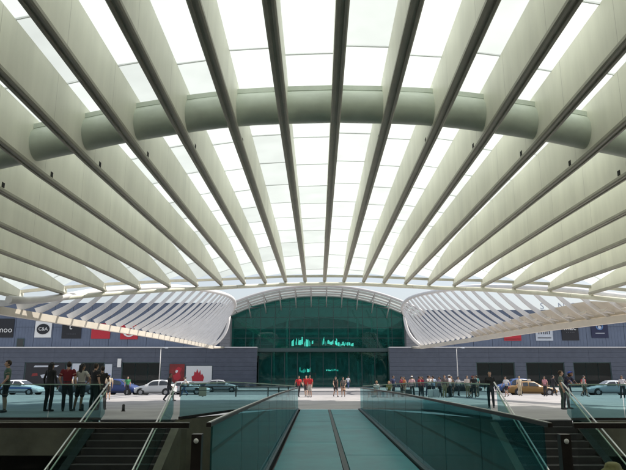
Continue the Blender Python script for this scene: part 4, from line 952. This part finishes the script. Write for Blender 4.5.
person('person in dark red top with pale sleeves in the right crowd', 8.35, 51.0, 100, 'hips', (.28, .02, .03), DK, h=1.66, group=GC_)
person('person in crimson long-sleeved top in the right crowd', 8.75, 52.0, -60, 'stand', (.34, .03, .06), (.03, .03, .04), ('long', BR), sleeve='long', female=True, h=1.64, group=GC_)
person('person in very pale top raising a camera in the right crowd', 9.2, 51.2, 30, 'photo', (.66, .64, .62), DK, h=1.72, group=GC_)
person('person in light blue shirt in the right crowd', 9.65, 51.7, 200, 'relax', (.36, .45, .58), (.05, .06, .09), h=1.70, group=GC_)
person('person in violet grey top in the right crowd', 10.0, 50.9, -30, 'stand', (.22, .18, .24), DK, ('long', BLK), female=True, h=1.64, group=GC_)
person('person in khaki trousers and dark top in the right crowd', 10.15, 49.8, 15, 'relax', (.10, .08, .08), (.30, .25, .14), ('short', BR), h=1.74, group=GC_)
person('person in white shirt and black trousers at the right end of the crowd', 10.62, 50.0, -120, 'hips', (.70, .68, .70), BLK, ('cap', (.70, .68, .66)), h=1.76, group=GC_)
person('person in pale top with khaki shorts in the gap before the right stairs', 11.9, 49.4, 25, 'stand', (.56, .50, .46), (.24, .20, .11), ('short', BR), legs='shorts', h=1.70)
person('person in black t-shirt beside the one in khaki shorts', 12.45, 49.6, -25, 'relax', BLK, DK, h=1.72)
person('person in dark coat standing by the head of the right stairs', 8.11, 29.2, -20, 'stand', (.02, .022, .025), (.03, .04, .055), ('short', BLK), sleeve='long', h=1.66)
person('person in white top and dark shorts walking before the golden taxi', 15.95, 52.5, -60, 'walk', (.66, .67, .70), (.02, .02, .03), legs='shorts', h=1.66)
person('person in cream outfit standing before the golden taxi', 17.97, 55.3, 10, 'stand', (.60, .50, .36), (.52, .44, .30), ('short', BLOND), h=1.68)
person('person in blue cap and dark clothes beside the right stair rail', 11.0, 27.5, 40, 'lean', (.03, .03, .06), (.02, .025, .035), ('cap', (.03, .07, .40)), h=1.72)
person('person in grey-green clothes standing beside the blue cap wearer', 10.35, 26.4, 70, 'stand', (.10, .14, .12), (.06, .09, .08), ('short', BR), h=1.60)
person('person in blue shirt behind the right stair rail', 21.8, 54.0, -20, 'hips', (.04, .10, .42), DK, h=1.74)
person('person in red top by the silver car', 23.98, 56.0, 20, 'stand', (.42, .04, .04), BLK, h=1.68)
person('person in pale patterned top at the far right edge', 23.3, 47.6, -30, 'relax', (.55, .52, .54), DK, ('long', BR), female=True, h=1.68)
ys = 13.4; i_ = int((PE - ys) / (8.6 / 26)); zst = -1.40 - (4.2 / 27) * (i_ + 1)
person('person in wide olive sun hat climbing the right stairs', 6.32, PE - (8.6 / 26) * (i_ + .5) + .02, 180, 'climb', (.05, .055, .03), (.03, .03, .03), ('sunhat', (.16, .15, .05)), h=1.62, z=zst - .02, group='people on the stairs')
for i, (lab, x, y, f, po, sh, pa, hr, lg, sl, fe, hh) in enumerate((
 ('person in navy shirt between the bench and the right crowd', 6.35, 52.4, 40, 'relax', (.03, .04, .10), DK, ('short', BLK), 'trousers', 'short', False, 1.72),
 ('person in orange top near the maroon one in the right crowd', 7.3, 52.6, -40, 'stand', (.45, .16, .05), DK, ('long', BR), 'skirt', 'none', True, 1.62),
 ('person in olive jacket behind the white cap wearer', 8.05, 53.0, 190, 'stand', (.10, .10, .05), (.05, .05, .06), ('short', BR), 'trousers', 'long', False, 1.76),
 ('person in grey hooded top behind the pale camera holder', 9.45, 53.2, 160, 'hips', (.20, .20, .21), (.04, .05, .09), ('short', BLK), 'trousers', 'long', False, 1.74),
 ('person in turquoise top between the violet and khaki wearers', 10.35, 52.5, -70, 'walk', (.08, .34, .36), DK, ('bun', BR), 'trousers', 'short', True, 1.64),
 ('person in brown jacket just right of the crowd', 11.15, 52.2, 30, 'stride', (.14, .08, .045), (.05, .06, .08), ('short', BLK), 'trousers', 'long', False, 1.72),
 ('person in black dress with fair hair right of the crowd', 11.5, 53.4, -15, 'stand', BLK, BLK, ('long', BLOND), 'skirt', 'none', True, 1.66),
 ('person in red cap near the khaki shorts wearer', 12.9, 51.8, 70, 'walk', (.40, .40, .42), DK, ('cap', (.42, .04, .04)), 'shorts', 'short', False, 1.72),
 ('person in teal shirt in front of the black saloon', 13.9, 54.2, 200, 'relax', (.05, .20, .20), (.10, .09, .07), ('short', BR), 'trousers', 'short', False, 1.75),
 ('person in white blouse left of the dark coat wearer', 12.2, 53.9, 20, 'stride', (.68, .67, .66), (.04, .04, .05), ('long', BLK), 'trousers', 'long', True, 1.66),
 ('person in pink shirt before the front of the golden taxi', 19.6, 53.6, -50, 'stand', (.55, .25, .28), DK, ('short', BR), 'trousers', 'short', True, 1.65),
 ('person in dark suit between the taxi and the silver car', 20.9, 55.2, 100, 'walk', (.025, .026, .032), (.025, .026, .032), ('short', BLK), 'trousers', 'long', False, 1.78),
 ('person in grey t-shirt walking left of the silver car', 22.6, 52.8, 75, 'stride', (.25, .25, .25), (.12, .11, .08), ('short', BLK), 'shorts', 'short', False, 1.74),
 ('person in beige coat right of the striped white saloon', -22.6, 56.2, 50, 'stand', (.40, .33, .24), DK, ('short', BR), 'trousers', 'long', False, 1.70),
 ('person in blue jeans and white vest near the left barrier', -11.9, 55.3, -70, 'walk', (.62, .62, .62), (.05, .08, .17), ('bun', BLK), 'trousers', 'none', True, 1.66),
)): person(lab, x, y, f, po, sh, pa, hr, lg, sl, fe, hh)
# luggage of the crowd
def suitcase(label, x, y, rz, col, h=.62):
    t = thing('suitcase', label, 'suitcase', (x, y, gz(y)), R(rz), 'luggage of the crowd')
    mb = MB(); w, d = .21, .12; secs = []
    for z, s_ in ((.05, .9), (.08, 1), (h - .03, 1), (h, .9)):
        secs.append([(-w * s_ + .03, -d * s_, z), (w * s_ - .03, -d * s_, z), (w * s_, -d * s_ + .03, z), (w * s_, d * s_ - .03, z), (w * s_ - .03, d * s_, z), (-w * s_ + .03, d * s_, z), (-w * s_, d * s_ - .03, z), (-w * s_, -d * s_ + .03, z)])
    mb.sweep(secs); link('shell', lmesh(mb, 'shell', flat('case', col, .5)), t)
    mb = MB(); mb.tube([(-.08, .07, h - .01), (-.08, .07, h + .30), (.08, .07, h + .30), (.08, .07, h - .01)], .012, 6); link('handle', lmesh(mb, 'handle', 'steel_dark'), t)
    for x_ in (-.15, .15): mb = MB(); mb.tube([(x_ - .015, .06, .03), (x_ + .015, .06, .03)], .03, 10); link('wheel', lmesh(mb, 'wheel', 'tyre'), t)
suitcase('white suitcase standing among the right crowd', 9.1, 50.2, 10, (.66, .66, .64)); suitcase('pale grey suitcase right of the white one', 9.55, 50.1, -12, (.55, .55, .56), .66); suitcase('black suitcase at the left of the crowd', 7.3, 50.2, 5, BLK)
# potted tree inside the hall, right of the entrance
t = thing('indoor_tree', 'leafy tree standing behind the dark glass right of the entrance', 'tree', (8.6, FY + 4.5, BZ0 + .02))
mb = MB(); mb.tube([(0, 0, 0), (.1, .05, 2.2), (-.05, .1, 4.5), (.1, 0, 7.2)], [.2, .16, .12, .05], 8)
for i in range(14):
    a = i * 2.4; z = 3.6 + i * .27; mb.tube([(0, .05, z), (math.cos(a) * 1.1, math.sin(a) * 1.0, z + .8), (math.cos(a) * 1.9, math.sin(a) * 1.6, z + 1.2)], [.06, .04, .015], 5)
link('trunk', lmesh(mb, 'trunk', 'bark'), t)
mb = MB(); rr = random.Random(3)
for i in range(5200):
    a = rr.uniform(0, 6.283); k = rr.random() ** .5; zz = rr.uniform(-1, 1); rad = (1 - zz * zz) ** .5 * (2.7 + .7 * math.sin(3 * a + 4 * zz)) * k
    c = V((math.cos(a) * rad, math.sin(a) * rad * .85, 6.3 + zz * 2.7)); d1 = V((rr.uniform(-1, 1), rr.uniform(-1, 1), rr.uniform(-1, .4))).normalized(); d2 = d1.cross(V((rr.uniform(-1, 1), rr.uniform(-1, 1), 1))).normalized(); s_ = rr.uniform(.10, .2)
    mb.add([c - d1 * s_, c + d2 * s_ * .45, c + d1 * s_, c - d2 * s_ * .45], [(0, 1, 2, 3)])
link('crown', lmesh(mb, 'crown', 'leaf'), t)
